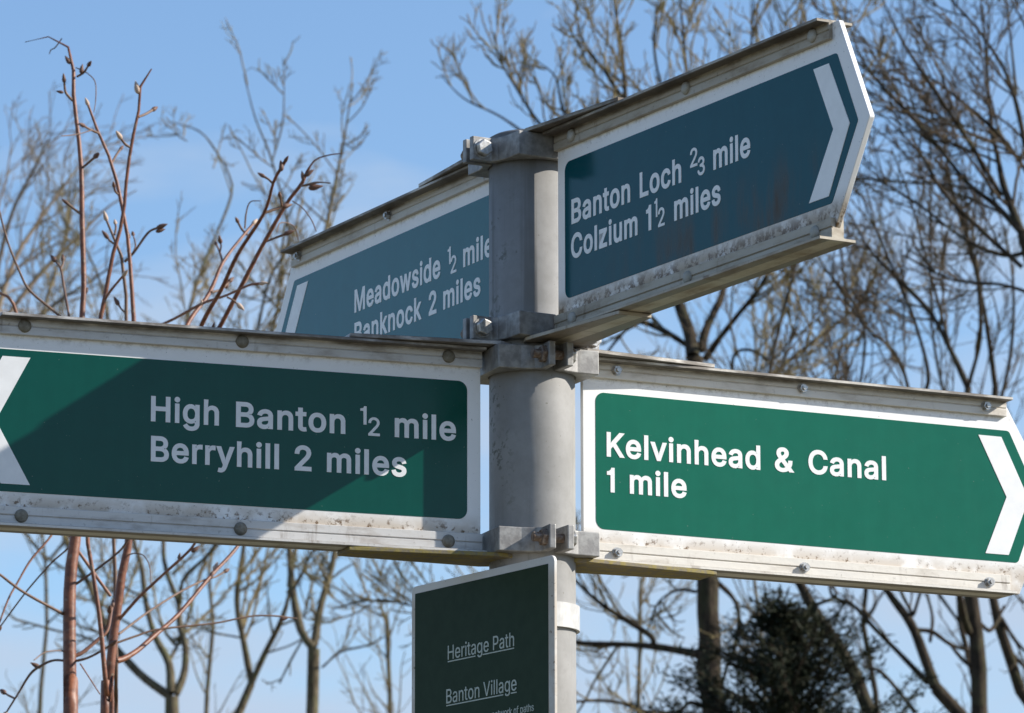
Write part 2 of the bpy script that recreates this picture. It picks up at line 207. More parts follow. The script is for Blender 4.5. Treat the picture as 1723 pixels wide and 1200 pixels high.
# ------------------------------------------------------------------ lettering (outlines of a plain grotesque, heavy and regular)
GLY = json.loads('''[{"&":[448,[[[162,530],[119,514],[95,496],[72,466],[59,435],[55,386],[63,350],[84,309],[107,279],[83,260],[51,229],[23,187],[15,153],[14,122],[20,89],[33,57],[52,31],[86,2],[119,-14],[155,-24],[209,-27],[260,-18],[303,-2],[325,15],[354,-20],[473,-17],[391,88],[400,101],[418,143],[425,180],[429,244],[331,244],[324,178],[321,173],[248,262],[291,295],[314,320],[332,348],[342,379],[344,418],[329,465],[297,502],[259,524],[217,533]],[[263,90],[251,81],[224,70],[204,67],[182,67],[163,71],[141,82],[125,101],[117,125],[121,151],[133,172],[153,191],[169,203]],[[186,338],[176,350],[162,374],[157,392],[159,412],[166,426],[175,434],[192,440],[216,439],[227,434],[237,423],[242,408],[240,393],[232,377],[218,362]]]],"1":[260,[[[110,-20],[214,-20],[214,528],[132,528],[118,490],[90,462],[50,445],[20,442],[20,362],[110,362]]]],"2":[453,[[[44,-20],[410,-20],[409,76],[172,77],[172,52],[337,228],[373,276],[394,323],[400,352],[401,385],[388,437],[368,471],[345,494],[302,521],[271,531],[234,536],[197,534],[159,525],[128,511],[102,492],[79,468],[61,439],[49,402],[43,343],[143,342],[154,399],[163,414],[175,426],[189,433],[208,439],[234,439],[252,436],[275,425],[289,411],[298,392],[300,365],[293,336],[264,292],[44,55]]]],"3":[453,[[[50,529],[50,432],[252,435],[137,307],[137,228],[233,225],[256,220],[274,211],[291,197],[299,186],[307,165],[309,143],[305,117],[294,99],[275,83],[248,73],[203,70],[177,76],[162,83],[151,90],[139,104],[131,122],[126,152],[22,152],[27,104],[38,72],[57,41],[85,14],[121,-7],[154,-19],[194,-26],[242,-26],[282,-19],[315,-7],[359,22],[377,41],[397,72],[407,99],[413,134],[408,190],[397,218],[378,248],[335,285],[284,306],[259,305],[392,452],[392,529]]]],"B":[456,[[[40,529],[40,-20],[275,-19],[325,-11],[369,8],[405,38],[426,72],[437,117],[436,169],[420,214],[396,246],[362,270],[334,278],[336,254],[354,261],[378,277],[398,300],[411,324],[418,359],[417,395],[409,429],[395,457],[368,489],[349,502],[322,516],[291,525],[258,529]],[[144,210],[258,211],[282,206],[297,200],[319,182],[332,159],[335,145],[335,130],[329,110],[322,100],[312,91],[280,80],[259,77],[145,77]],[[144,306],[145,431],[263,430],[290,421],[307,404],[315,383],[314,357],[305,336],[286,318],[265,309],[249,306]]]],"C":[510,[[[384,1],[424,30],[456,66],[481,113],[498,180],[394,180],[382,143],[363,112],[345,96],[318,82],[286,74],[255,73],[229,78],[208,86],[188,97],[167,117],[148,143],[136,171],[127,204],[124,233],[124,276],[130,317],[147,363],[171,396],[201,419],[237,433],[264,436],[287,435],[308,430],[334,420],[358,402],[371,386],[382,365],[394,328],[498,328],[482,393],[464,431],[433,471],[401,497],[365,517],[324,530],[285,535],[228,533],[179,521],[127,493],[93,462],[65,426],[39,374],[23,307],[20,236],[28,174],[40,132],[63,85],[91,48],[127,16],[178,-11],[229,-25],[281,-27],[332,-19]]]],"H":[517,[[[40,-20],[144,-20],[145,212],[372,212],[372,-20],[477,-20],[476,529],[372,528],[372,309],[145,309],[144,528],[40,528]]]],"K":[467,[[[484,-18],[269,287],[485,524],[355,529],[167,326],[138,281],[144,528],[40,529],[40,-20],[144,-20],[144,159],[196,213],[362,-20]]]],"L":[393,[[[40,529],[40,-20],[381,-20],[381,77],[144,77],[144,528]]]],"M":[628,[[[588,529],[462,528],[332,191],[315,113],[301,181],[166,527],[40,528],[40,-20],[142,-20],[126,396],[147,295],[272,-20],[355,-20],[477,291],[499,396],[484,-20],[588,-20]]]],"a":[389,[[[356,-20],[356,273],[346,317],[330,346],[309,368],[282,386],[249,398],[208,404],[170,404],[135,397],[101,385],[75,369],[41,335],[13,278],[110,250],[127,281],[138,293],[158,304],[186,311],[213,309],[234,302],[246,291],[254,272],[255,255],[253,252],[248,249],[120,230],[79,217],[49,198],[25,170],[11,128],[13,74],[31,32],[60,2],[92,-16],[132,-27],[173,-29],[208,-23],[240,-10],[259,4],[283,33],[257,27],[257,-20]],[[255,160],[255,131],[252,117],[241,96],[222,79],[195,68],[159,66],[130,74],[116,88],[113,97],[113,113],[118,125],[127,133],[161,146],[252,159]]]],"c":[396,[[[311,376],[279,392],[234,403],[188,404],[155,398],[115,382],[87,363],[60,335],[37,298],[23,259],[15,214],[15,161],[23,116],[43,66],[62,38],[92,9],[125,-11],[164,-24],[195,-28],[229,-27],[264,-21],[300,-7],[331,15],[355,41],[373,71],[388,117],[294,140],[272,96],[252,77],[219,67],[180,70],[162,79],[143,96],[129,119],[119,153],[117,207],[127,250],[146,283],[158,295],[170,302],[199,310],[222,309],[241,304],[268,285],[277,274],[291,238],[387,263],[372,306],[357,333],[331,362]]]],"d":[424,[[[392,529],[291,528],[290,344],[317,338],[290,373],[256,394],[215,404],[176,404],[131,393],[90,370],[60,340],[34,297],[22,260],[15,216],[15,161],[23,114],[35,78],[60,37],[91,6],[125,-14],[155,-24],[184,-28],[240,-23],[284,0],[305,21],[317,39],[293,38],[293,-20],[392,-20]],[[213,67],[176,71],[162,78],[149,88],[136,105],[126,126],[116,178],[120,229],[126,253],[136,273],[153,293],[163,300],[196,310],[219,309],[234,305],[251,296],[264,284],[273,272],[283,251],[291,208],[288,146],[280,121],[272,104],[261,90],[247,78],[230,70]]]],"e":[404,[[[212,405],[168,402],[132,391],[94,369],[65,342],[41,307],[25,267],[16,221],[14,172],[20,129],[33,86],[54,48],[77,21],[108,-2],[136,-16],[176,-26],[225,-28],[273,-20],[325,4],[363,40],[394,104],[296,128],[275,91],[252,74],[221,66],[182,70],[156,82],[136,102],[122,131],[119,149],[391,150],[391,206],[387,246],[378,284],[364,316],[344,344],[318,369],[286,388],[246,401]],[[121,241],[122,250],[139,281],[154,294],[168,303],[201,310],[237,305],[260,289],[279,261],[284,241]]]],"g":[425,[[[392,399],[294,399],[294,338],[317,339],[292,371],[254,395],[209,405],[156,401],[118,388],[86,366],[63,343],[41,311],[25,272],[17,238],[14,205],[16,156],[23,119],[33,89],[54,54],[78,27],[108,6],[140,-8],[178,-15],[221,-14],[252,-7],[276,5],[299,24],[316,47],[291,49],[290,-24],[283,-43],[271,-58],[254,-69],[236,-75],[221,-77],[179,-75],[160,-69],[147,-61],[105,-15],[22,-63],[56,-113],[95,-144],[134,-161],[167,-168],[221,-171],[255,-167],[291,-157],[325,-141],[354,-118],[376,-87],[389,-50],[393,-15]],[[204,310],[239,303],[256,293],[268,281],[286,245],[291,222],[293,191],[285,139],[277,119],[267,105],[256,94],[241,86],[204,79],[185,81],[168,86],[153,95],[138,111],[129,126],[120,152],[116,204],[126,252],[144,283],[171,304],[186,308]]]],"h":[410,[[[376,-20],[377,260],[371,299],[354,339],[330,368],[297,390],[261,402],[214,404],[170,395],[139,378],[114,354],[125,355],[134,528],[33,529],[33,-20],[134,-20],[134,239],[141,266],[152,284],[169,299],[188,307],[215,309],[239,304],[254,295],[265,283],[274,260],[276,242],[276,-20]]]],"i":[167,[[[133,-20],[133,399],[33,399],[33,-20]],[[146,469],[146,497],[137,517],[120,533],[98,543],[74,544],[52,536],[31,517],[22,497],[21,476],[28,455],[46,434],[69,424],[92,423],[113,429],[132,444]]]],"k":[381,[[[33,529],[33,-20],[134,-20],[134,132],[152,148],[285,-20],[407,-17],[228,215],[397,394],[276,399],[112,231],[134,231],[134,528]]]],"l":[170,[[[33,-20],[137,-20],[137,529],[33,529]]]],"m":[610,[[[577,-20],[575,285],[561,334],[544,360],[524,379],[496,395],[460,405],[420,406],[390,400],[362,388],[335,369],[313,345],[318,350],[318,357],[281,391],[241,405],[198,405],[164,395],[135,377],[110,351],[122,351],[132,399],[33,399],[33,-20],[134,-20],[136,261],[145,282],[158,296],[173,305],[196,310],[218,308],[234,301],[246,289],[253,273],[254,-20],[355,-20],[358,266],[366,286],[376,297],[393,307],[414,310],[441,307],[459,298],[468,289],[474,272],[476,-20]]]],"n":[410,[[[377,-20],[376,268],[365,316],[341,357],[312,382],[275,399],[241,404],[200,403],[166,393],[139,378],[114,354],[123,351],[132,399],[33,399],[33,-20],[134,-20],[134,239],[141,266],[152,284],[169,299],[188,307],[215,309],[239,304],[254,295],[265,283],[274,260],[276,242],[276,-20]]]],"o":[415,[[[164,-24],[195,-28],[251,-24],[291,-11],[318,5],[349,33],[368,58],[386,95],[397,139],[401,183],[398,232],[387,277],[372,312],[346,346],[318,371],[284,390],[245,402],[202,405],[165,401],[128,389],[97,371],[69,347],[49,319],[30,282],[19,242],[14,202],[16,148],[24,110],[43,66],[66,33],[95,6],[125,-11]],[[198,309],[236,306],[261,292],[273,280],[284,262],[293,236],[298,209],[296,153],[291,131],[280,107],[269,92],[253,78],[238,71],[220,67],[180,70],[168,75],[153,85],[141,98],[129,119],[117,168],[119,222],[127,250],[137,272],[145,282],[164,299],[180,306]]]],"r":[259,[[[33,-20],[134,-20],[134,246],[140,267],[155,287],[178,301],[199,306],[263,300],[263,403],[197,404],[157,393],[118,365],[105,342],[132,339],[131,399],[33,399]]]],"s":[365,[[[235,400],[195,405],[167,404],[137,399],[108,389],[78,372],[54,350],[31,310],[27,285],[31,239],[43,213],[66,186],[113,160],[225,130],[238,123],[247,110],[247,99],[242,88],[221,72],[197,66],[163,67],[140,75],[123,89],[106,130],[12,110],[25,59],[49,21],[82,-5],[122,-21],[157,-27],[196,-28],[232,-24],[262,-15],[299,5],[323,28],[337,48],[347,72],[351,98],[347,140],[336,166],[314,192],[266,220],[152,250],[137,258],[132,263],[130,270],[129,281],[135,293],[153,306],[174,312],[201,312],[222,305],[238,291],[257,255],[351,275],[329,331],[302,366],[277,384]]]],"t":[227,[[[234,-15],[219,74],[162,70],[154,73],[149,78],[146,95],[146,307],[223,307],[224,399],[146,399],[146,490],[45,491],[45,400],[-13,399],[-14,308],[45,307],[45,80],[49,54],[70,15],[89,-3],[111,-14],[156,-24],[191,-23]]]],"u":[410,[[[33,399],[33,115],[44,66],[68,24],[98,-3],[133,-19],[171,-25],[208,-24],[245,-13],[274,4],[299,30],[288,30],[278,-20],[376,-20],[377,399],[276,399],[276,148],[267,109],[259,96],[241,81],[225,74],[199,70],[178,73],[159,82],[146,96],[137,116],[134,132],[134,399]]]],"v":[389,[[[-12,399],[149,-20],[240,-20],[400,399],[291,399],[202,154],[195,98],[189,150],[99,399]]]],"w":[567,[[[572,399],[464,399],[406,190],[397,109],[387,197],[332,399],[237,399],[175,175],[170,106],[163,184],[103,398],[-4,400],[123,-20],[214,-20],[277,199],[284,269],[300,165],[352,-18],[444,-20]]]],"y":[389,[[[24,-155],[78,-165],[111,-164],[138,-158],[178,-135],[205,-102],[226,-58],[400,400],[290,398],[203,156],[194,99],[188,152],[99,399],[-12,399],[141,-1],[127,-43],[112,-63],[99,-69],[45,-65]]]],"z":[380,[[[358,-20],[358,76],[162,75],[352,324],[352,399],[28,399],[28,303],[235,303],[233,325],[22,53],[22,-20]]]]," ":[188,[]]},{"B":[456,[[[58,511],[58,-2],[273,-1],[320,7],[359,23],[391,50],[409,80],[419,119],[418,166],[404,205],[383,233],[354,253],[317,264],[317,265],[346,277],[366,291],[383,310],[393,330],[400,361],[399,393],[392,423],[380,447],[355,476],[340,487],[315,499],[287,507],[257,511]],[[126,228],[260,229],[287,224],[307,215],[333,194],[349,166],[353,127],[345,102],[321,75],[284,62],[127,59]],[[126,288],[127,449],[267,448],[300,436],[323,414],[333,386],[332,354],[321,326],[296,302],[270,291],[250,288]]]],"H":[517,[[[58,-2],[126,-2],[127,230],[390,230],[390,-2],[459,-2],[458,511],[390,510],[390,291],[127,291],[126,510],[58,510]]]],"P":[445,[[[58,-2],[126,-2],[127,184],[248,184],[300,192],[321,199],[352,218],[373,237],[389,259],[403,291],[409,321],[411,359],[406,391],[397,420],[381,448],[363,468],[334,489],[301,503],[261,510],[58,510]],[[126,245],[127,450],[262,448],[287,441],[317,421],[328,406],[337,386],[342,336],[333,298],[313,269],[285,253],[257,246]]]],"V":[480,[[[14,511],[202,-2],[279,-2],[466,510],[393,510],[283,195],[241,58],[198,196],[86,509]]]],"a":[389,[[[338,-2],[338,271],[329,310],[316,335],[298,354],[274,370],[244,381],[207,386],[172,386],[140,380],[108,368],[87,355],[56,324],[39,290],[101,271],[112,291],[127,307],[151,321],[184,329],[217,327],[244,318],[262,301],[272,276],[273,250],[266,237],[253,232],[124,213],[87,200],[61,184],[41,161],[29,126],[31,78],[47,42],[71,16],[99,0],[135,-9],[172,-11],[203,-5],[231,6],[247,17],[273,49],[274,50],[275,-2]],[[273,186],[273,129],[269,110],[256,85],[232,63],[199,50],[157,48],[121,58],[101,77],[95,94],[95,116],[103,136],[118,149],[157,163],[248,177]]]],"e":[404,[[[212,387],[171,384],[139,374],[105,355],[78,330],[57,299],[42,262],[34,219],[32,173],[37,132],[49,93],[69,58],[90,35],[117,14],[142,1],[178,-8],[224,-10],[268,-3],[314,19],[348,51],[368,92],[305,108],[288,79],[260,57],[222,48],[177,52],[146,67],[122,91],[105,126],[99,167],[373,168],[373,205],[370,243],[361,278],[348,307],[331,332],[307,354],[278,371],[242,383]],[[99,223],[105,256],[125,292],[143,309],[162,320],[200,328],[243,322],[273,302],[296,268],[307,223]]]],"f":[254,[[[79,-2],[143,-2],[143,325],[230,326],[230,381],[144,382],[146,441],[153,455],[174,469],[207,472],[228,466],[245,522],[237,526],[208,531],[172,531],[124,515],[97,492],[82,463],[79,443],[79,382],[4,381],[5,325],[79,325]]]],"g":[425,[[[374,381],[312,381],[311,321],[309,321],[280,357],[247,378],[207,386],[160,383],[126,371],[98,352],[77,332],[57,303],[42,267],[35,235],[34,158],[49,97],[68,64],[90,41],[116,22],[145,10],[179,3],[218,4],[246,10],[266,21],[286,37],[307,66],[309,66],[308,-27],[300,-52],[283,-72],[262,-85],[240,-92],[222,-95],[176,-93],[135,-75],[101,-38],[48,-69],[70,-101],[104,-129],[140,-144],[169,-150],[220,-153],[252,-149],[285,-140],[316,-126],[341,-105],[360,-79],[371,-46],[375,-14]],[[205,328],[246,320],[268,307],[282,291],[303,251],[311,191],[303,135],[281,93],[267,80],[247,68],[205,61],[161,69],[141,81],[124,100],[112,118],[103,148],[98,205],[109,258],[130,295],[162,320]]]],"h":[410,[[[359,-2],[359,258],[353,294],[339,329],[318,355],[290,374],[258,384],[216,386],[177,378],[150,363],[128,342],[115,320],[116,510],[51,511],[51,-2],[116,-2],[116,241],[124,273],[138,296],[160,315],[184,324],[216,327],[246,321],[265,309],[280,292],[291,264],[294,243],[294,-2]]]],"i":[167,[[[115,-2],[115,381],[51,381],[51,-2]],[[128,473],[128,493],[122,507],[110,518],[94,525],[76,526],[61,520],[46,507],[40,493],[39,478],[44,464],[57,449],[73,442],[90,441],[105,445],[118,455]]]],"k":[381,[[[51,511],[51,-2],[116,-2],[116,139],[154,174],[293,-2],[375,-2],[204,216],[363,380],[284,381],[119,213],[116,213],[116,510]]]],"l":[166,[[[51,-2],[115,-2],[115,511],[51,511]]]],"n":[410,[[[359,-2],[358,266],[348,310],[327,345],[303,367],[270,381],[240,386],[203,385],[173,376],[150,363],[128,342],[113,316],[114,381],[51,381],[51,-2],[116,-2],[116,241],[124,273],[138,296],[160,315],[184,324],[216,327],[246,321],[265,309],[280,292],[291,264],[294,243],[294,-2]]]],"o":[415,[[[168,-7],[196,-10],[247,-7],[284,6],[307,19],[336,45],[352,68],[369,101],[380,142],[383,183],[380,229],[370,271],[356,302],[333,334],[308,356],[277,374],[242,384],[202,387],[169,383],[135,372],[108,356],[83,334],[64,310],[47,275],[36,239],[32,202],[34,150],[42,116],[59,75],[80,45],[106,21],[133,5]],[[197,328],[241,323],[272,306],[300,270],[311,241],[316,210],[314,150],[296,98],[283,80],[263,63],[244,54],[221,49],[176,52],[141,71],[126,88],[112,112],[99,166],[101,225],[110,256],[122,281],[154,314],[174,323]]]],"p":[424,[[[51,-145],[116,-144],[116,56],[118,56],[149,17],[170,3],[206,-9],[246,-10],[283,-2],[318,16],[347,44],[372,82],[385,122],[392,165],[392,213],[384,260],[372,294],[352,327],[329,352],[299,371],[248,386],[218,386],[187,381],[149,361],[119,323],[114,322],[114,381],[51,381]],[[214,49],[189,53],[170,61],[148,80],[136,96],[120,140],[115,200],[122,250],[134,277],[146,296],[179,320],[221,328],[261,320],[280,309],[299,289],[319,246],[326,181],[316,123],[292,80],[278,67],[259,56],[239,50]]]],"r":[259,[[[51,-2],[116,-2],[116,248],[123,274],[142,301],[172,318],[198,324],[245,320],[245,386],[199,386],[165,377],[132,352],[114,323],[114,323],[113,381],[51,381]]]],"s":[365,[[[231,382],[169,386],[115,373],[88,358],[68,339],[49,304],[45,284],[49,244],[58,223],[77,200],[120,176],[232,147],[251,136],[264,116],[266,96],[257,76],[229,56],[199,48],[160,49],[130,59],[109,78],[95,109],[34,96],[42,66],[63,34],[91,11],[127,-4],[159,-9],[195,-10],[255,2],[288,20],[309,39],[330,77],[333,99],[330,136],[321,156],[302,178],[259,203],[145,233],[126,244],[112,266],[111,285],[121,305],[145,323],[171,330],[204,330],[231,321],[252,302],[267,275],[326,288],[313,322],[289,353],[268,368]]]],"t":[227,[[[213,-1],[204,55],[160,52],[144,57],[133,70],[128,93],[128,325],[205,325],[206,381],[128,381],[128,473],[63,473],[63,382],[5,381],[4,326],[63,325],[63,81],[67,60],[84,26],[117,3],[157,-6]]]],"w":[567,[[[547,381],[478,381],[423,185],[397,73],[318,381],[251,381],[192,170],[170,70],[145,179],[89,380],[20,381],[136,-2],[200,-2],[284,305],[366,0],[431,-2]]]]," ":[188,[]],"2":[453,[[[54,-10],[400,-10],[399,66],[162,67],[162,56],[285,184],[329,234],[364,281],[385,327],[390,354],[391,383],[388,405],[379,434],[360,465],[339,486],[298,512],[269,521],[233,526],[199,524],[162,516],[133,502],[108,485],[87,462],[70,435],[59,400],[54,353],[135,352],[139,383],[144,403],[155,420],[169,434],[185,443],[207,449],[235,449],[255,445],[280,433],[297,417],[308,394],[310,364],[302,332],[290,310],[273,286],[54,51]]]],"3":[360,[[[173,519],[122,506],[98,494],[79,479],[57,456],[41,429],[35,409],[36,392],[44,378],[55,369],[68,364],[81,363],[96,368],[107,377],[120,402],[133,418],[166,434],[185,437],[214,434],[235,426],[254,410],[264,394],[267,375],[264,360],[252,343],[236,331],[215,322],[154,313],[140,308],[127,297],[121,287],[119,265],[129,245],[143,234],[225,222],[261,204],[276,188],[286,168],[289,159],[286,132],[274,110],[253,91],[225,78],[195,73],[155,78],[127,91],[104,112],[85,148],[73,156],[62,160],[47,160],[30,152],[16,135],[14,116],[24,87],[41,60],[65,34],[88,19],[110,7],[145,-4],[173,-9],[208,-9],[238,-4],[270,7],[305,27],[331,50],[351,78],[364,106],[370,131],[371,162],[364,194],[349,226],[332,249],[300,276],[329,308],[340,330],[346,351],[348,397],[341,422],[332,442],[317,463],[301,479],[263,504],[218,517]]]],"1":[240,[[[122,-10],[204,-10],[204,520],[140,520],[126,482],[96,458],[40,446],[40,384],[122,384]]]]}]''')
def lettering(text, weight, fn, s_left, z0, cap, width, mat, parent, depth=0.00025):
    """set text so that its ink runs over `width` from the reader's left; fn(x, z, h) maps reader's x, z and height off the panel"""
    G = GLY[weight]; Hh = [p[1] for p in G['H'][1][0]]; zs = cap / (max(Hh) - min(Hh)); zb = min(Hh)
    pen = 0; loops = []
    for ch in text:
        adv, lp = G[ch]
        for l in lp: loops.append([(p[0] + pen, p[1]) for p in l])
        pen += adv + (30 if weight == 0 else 6)
    x0 = min(p[0] for l in loops for p in l); x1 = max(p[0] for l in loops for p in l); xs = width / (x1 - x0)
    cu = bpy.data.curves.new('lettering', 'CURVE'); cu.dimensions = '2D'; cu.fill_mode = 'BOTH'; cu.extrude = 0.5
    for l in loops:
        s = cu.splines.new('POLY'); s.points.add(len(l) - 1); s.use_cyclic_u = True
        for q, p in zip(s.points, l): q.co = ((p[0] - x0) * xs * 1000, (p[1] - zb) * zs * 1000, 0, 1)
    tmp = bpy.data.objects.new('tmp', cu); COL.objects.link(tmp); bpy.context.view_layer.update()
    me = bpy.data.meshes.new_from_object(tmp.evaluated_get(bpy.context.evaluated_depsgraph_get()))
    bpy.data.objects.remove(tmp); bpy.data.curves.remove(cu)
    for v in me.vertices: v.co = fn(s_left + v.co.x / 1000, z0 + v.co.y / 1000, depth if v.co.z > 0 else -0.0001)
    bm = bmesh.new(); bm.from_mesh(me); bmesh.ops.recalc_face_normals(bm, faces=bm.faces); bm.to_mesh(me); bm.free()
    me.name = 'lettering'; me.materials.clear()
    return link('lettering', me, mat, parent)

# ------------------------------------------------------------------ the post
T = dict(BL=-1.0408, HB=3.4987, KH=0.4599, MS=2.0647, HP=2.1901)
ZL, ZU, ZHP = 1.6 + 0.7573, 1.6 + 0.9473, 1.6 + 0.7031
GH = 0.1231; R = 0.038
kp = NT('post_paint'); nn = kp.noise(26, 5, 0.6); sp1 = kp.noise(190, 3, 0.6); xx = kp.xyz(0); yy = kp.xyz(1)
side = kp.map(kp.mul(xx, kp.mul(yy, 0.6), 'ADD'), -0.5, 0.5, 0, 1)
cc = kp.mix(kp.map(nn, 0.35, 0.7), (0.27, 0.262, 0.248), (0.31, 0.302, 0.288))
algae = kp.mul(kp.map(xx, -0.036, -0.008, 1, 0), kp.mul(kp.map(nn, 0.45, 0.62), kp.map(sp1, 0.52, 0.62)))
cc = kp.mix(kp.mul(algae, 0.75), cc, (0.06, 0.06, 0.03))
cc = kp.mix(kp.mul(kp.map(sp1, 0.68, 0.74), 0.6), cc, (0.12, 0.10, 0.07))
streak = kp.map(kp.noise(1.0, 4, 0.6, stretch=(70, 70, 4)), 0.55, 0.75, 0, 0.35); cc = kp.mix(streak, cc, (0.17, 0.155, 0.13))
drip = kp.mul(kp.map(kp.noise(1.0, 4, 0.65, stretch=(95, 95, 2.2), loc=(4, 1, 0)), 0.50, 0.68), kp.map(kp.noise(7, 3, 0.5), 0.40, 0.60)); cc = kp.mix(kp.mul(drip, 0.45), cc, (0.10, 0.085, 0.06))
mott = kp.map(kp.noise(75, 5, 0.7), 0.40, 0.66, 0, 0.28); cc = kp.mix(mott, cc, (0.20, 0.193, 0.18))
M_post = kp.out(cc, 0.6, 0, 0.22, bump=sp1, bstr=0.08, bdist=0.0006)
M_clamp = mat_simple('cast_aluminium', (0.21, 0.20, 0.19), (0.34, 0.33, 0.31), 120, 0.5, 0.35, 0.5, 0.35, 0.0008)
M_bolt = mat_simple('zinc_bolt', (0.36, 0.34, 0.31), (0.55, 0.54, 0.52), 300, 0.38, 0.7, 0.5, 0.2, 0.0004)
M_nut = mat_simple('rusty_steel', (0.14, 0.09, 0.06), (0.30, 0.25, 0.21), 260, 0.6, 0.5, 0.5, 0.3, 0.0005)
post = empty('signpost_pole', (0, 0, 0))
setp(post, 'round grey painted steel pole carrying all the signs', 'pole')
zt = ZU + 0.1570
v, f = lathe([(R, -0.3), (R, 0.6), (R, 1.4), (R, 2.0), (R, 2.4), (R, zt - 0.004)], 96, lambda x, y, h: (x, y, h))
mesh('tube', v, f, M_post, post, smooth=True)
v, f = lathe([(R + 0.0008, zt - 0.0038), (R + 0.0008, zt), (R - 0.003, zt + 0.0022), (0.02, zt + 0.0042), (0.004, zt + 0.0048)], 64, lambda x, y, h: (x, y, h))
mesh('cap', v, f, mat_simple('cap_plastic', (0.10, 0.10, 0.10), (0.16, 0.155, 0.15), 90, 0.55), post, smooth=False)
v, f = lathe([(0.16, -0.05), (0.16, 0.012), (0.12, 0.03), (0.05, 0.035)], 40, lambda x, y, h: (x, y, h))
mesh('footing', v, f, mat_simple('concrete', (0.28, 0.27, 0.25), (0.36, 0.35, 0.33), 40, 0.9), post)

# ------------------------------------------------------------------ clamps: two bolted halves round the pole
def half_clamp(t, z0, z1, parent, mat):
    g = 0.0022
    pl = [(g, -0.065), (g + 0.0062, -0.065), (g + 0.0062, -0.0462), (0.0135, -0.0425), (0.025, -0.0400), (0.0462, -0.0400), (0.0462, 0.0400), (0.025, 0.0400),
          (0.0135, 0.0425), (g + 0.0062, 0.0462), (g + 0.0062, 0.065), (g, 0.065)]
    a0 = math.acos(g / 0.0384)
    for i in range(25):
        q = a0 - 2 * a0 * i / 24; pl.append((0.0384 * math.cos(q), 0.0384 * math.sin(q)))
    c, s = math.cos(t), math.sin(t)
    v, f = prism(pl, lambda u, w, h: (u * c - w * s, u * s + w * c, h), z0, z1)
    return mesh('clamp_half', v, f, mat, parent, bevel=0.0009, segs=2)
def hexp(r, rot=0.3): return [(r * math.cos(rot + i * math.pi / 3), r * math.sin(rot + i * math.pi / 3)) for i in range(6)]
def clamp(ta, tb, zc, label):
    e = empty('pole_clamp', (0, 0, zc)); setp(e, label, 'clamp', 'clamps bolted round the pole')
    half_clamp(ta, -0.0108, 0.0108, e, M_clamp); half_clamp(tb, -0.0110, 0.0106, e, M_clamp)
    for sg in (-1, 1):
        # bolt axis: mean direction of the two halves
        d = (Vector((math.cos(ta), math.sin(ta), 0)) - Vector((math.cos(tb), math.sin(tb), 0))).normalized(); o = Vector((-d.y, d.x, 0)) * sg
        c = o * 0.0552; w = Vector((0, 0, 1)); u = d.cross(w)
        fn = lambda x, y, h, c=c: tuple(c + u * x + w * y + d * h)
        v, f = prism([(0.0042 * math.cos(i * math.pi / 8), 0.0042 * math.sin(i * math.pi / 8)) for i in range(16)], fn, -0.0235, 0.014)
        b = mesh('bolt', v, f, M_nut, e)
        v, f = lathe([(0.0088, 0.0088), (0.0088, 0.0103)], 20, fn); mesh('washer', v, f, M_bolt, b)
        v, f = prism(hexp(0.0078), fn, 0.0104, 0.0160); mesh('head', v, f, M_bolt, b, bevel=0.0011)
        v, f = prism(hexp(0.0078, 0.1), fn, -0.0162, -0.0090); mesh('nut', v, f, M_nut, b, bevel=0.0010)
    return e
ZT, ZB = 0.1410, -0.0212          # clamp centres above a sign's green field
clamp(T['BL'], T['MS'], ZU + ZT, 'topmost grey metal clamp at the head of the pole with a bright bolt head')
clamp(T['BL'], T['MS'], ZU + ZB, 'grey clamp holding the lower rails of the two upper direction signs')
clamp(T['KH'], T['HB'], ZL + ZT, 'grey clamp holding the upper rails of the two lower direction signs')
clamp(T['KH'], T['HB'], ZL + ZB, 'lowest grey clamp, its threaded bolt end showing, just above the dark notice board')

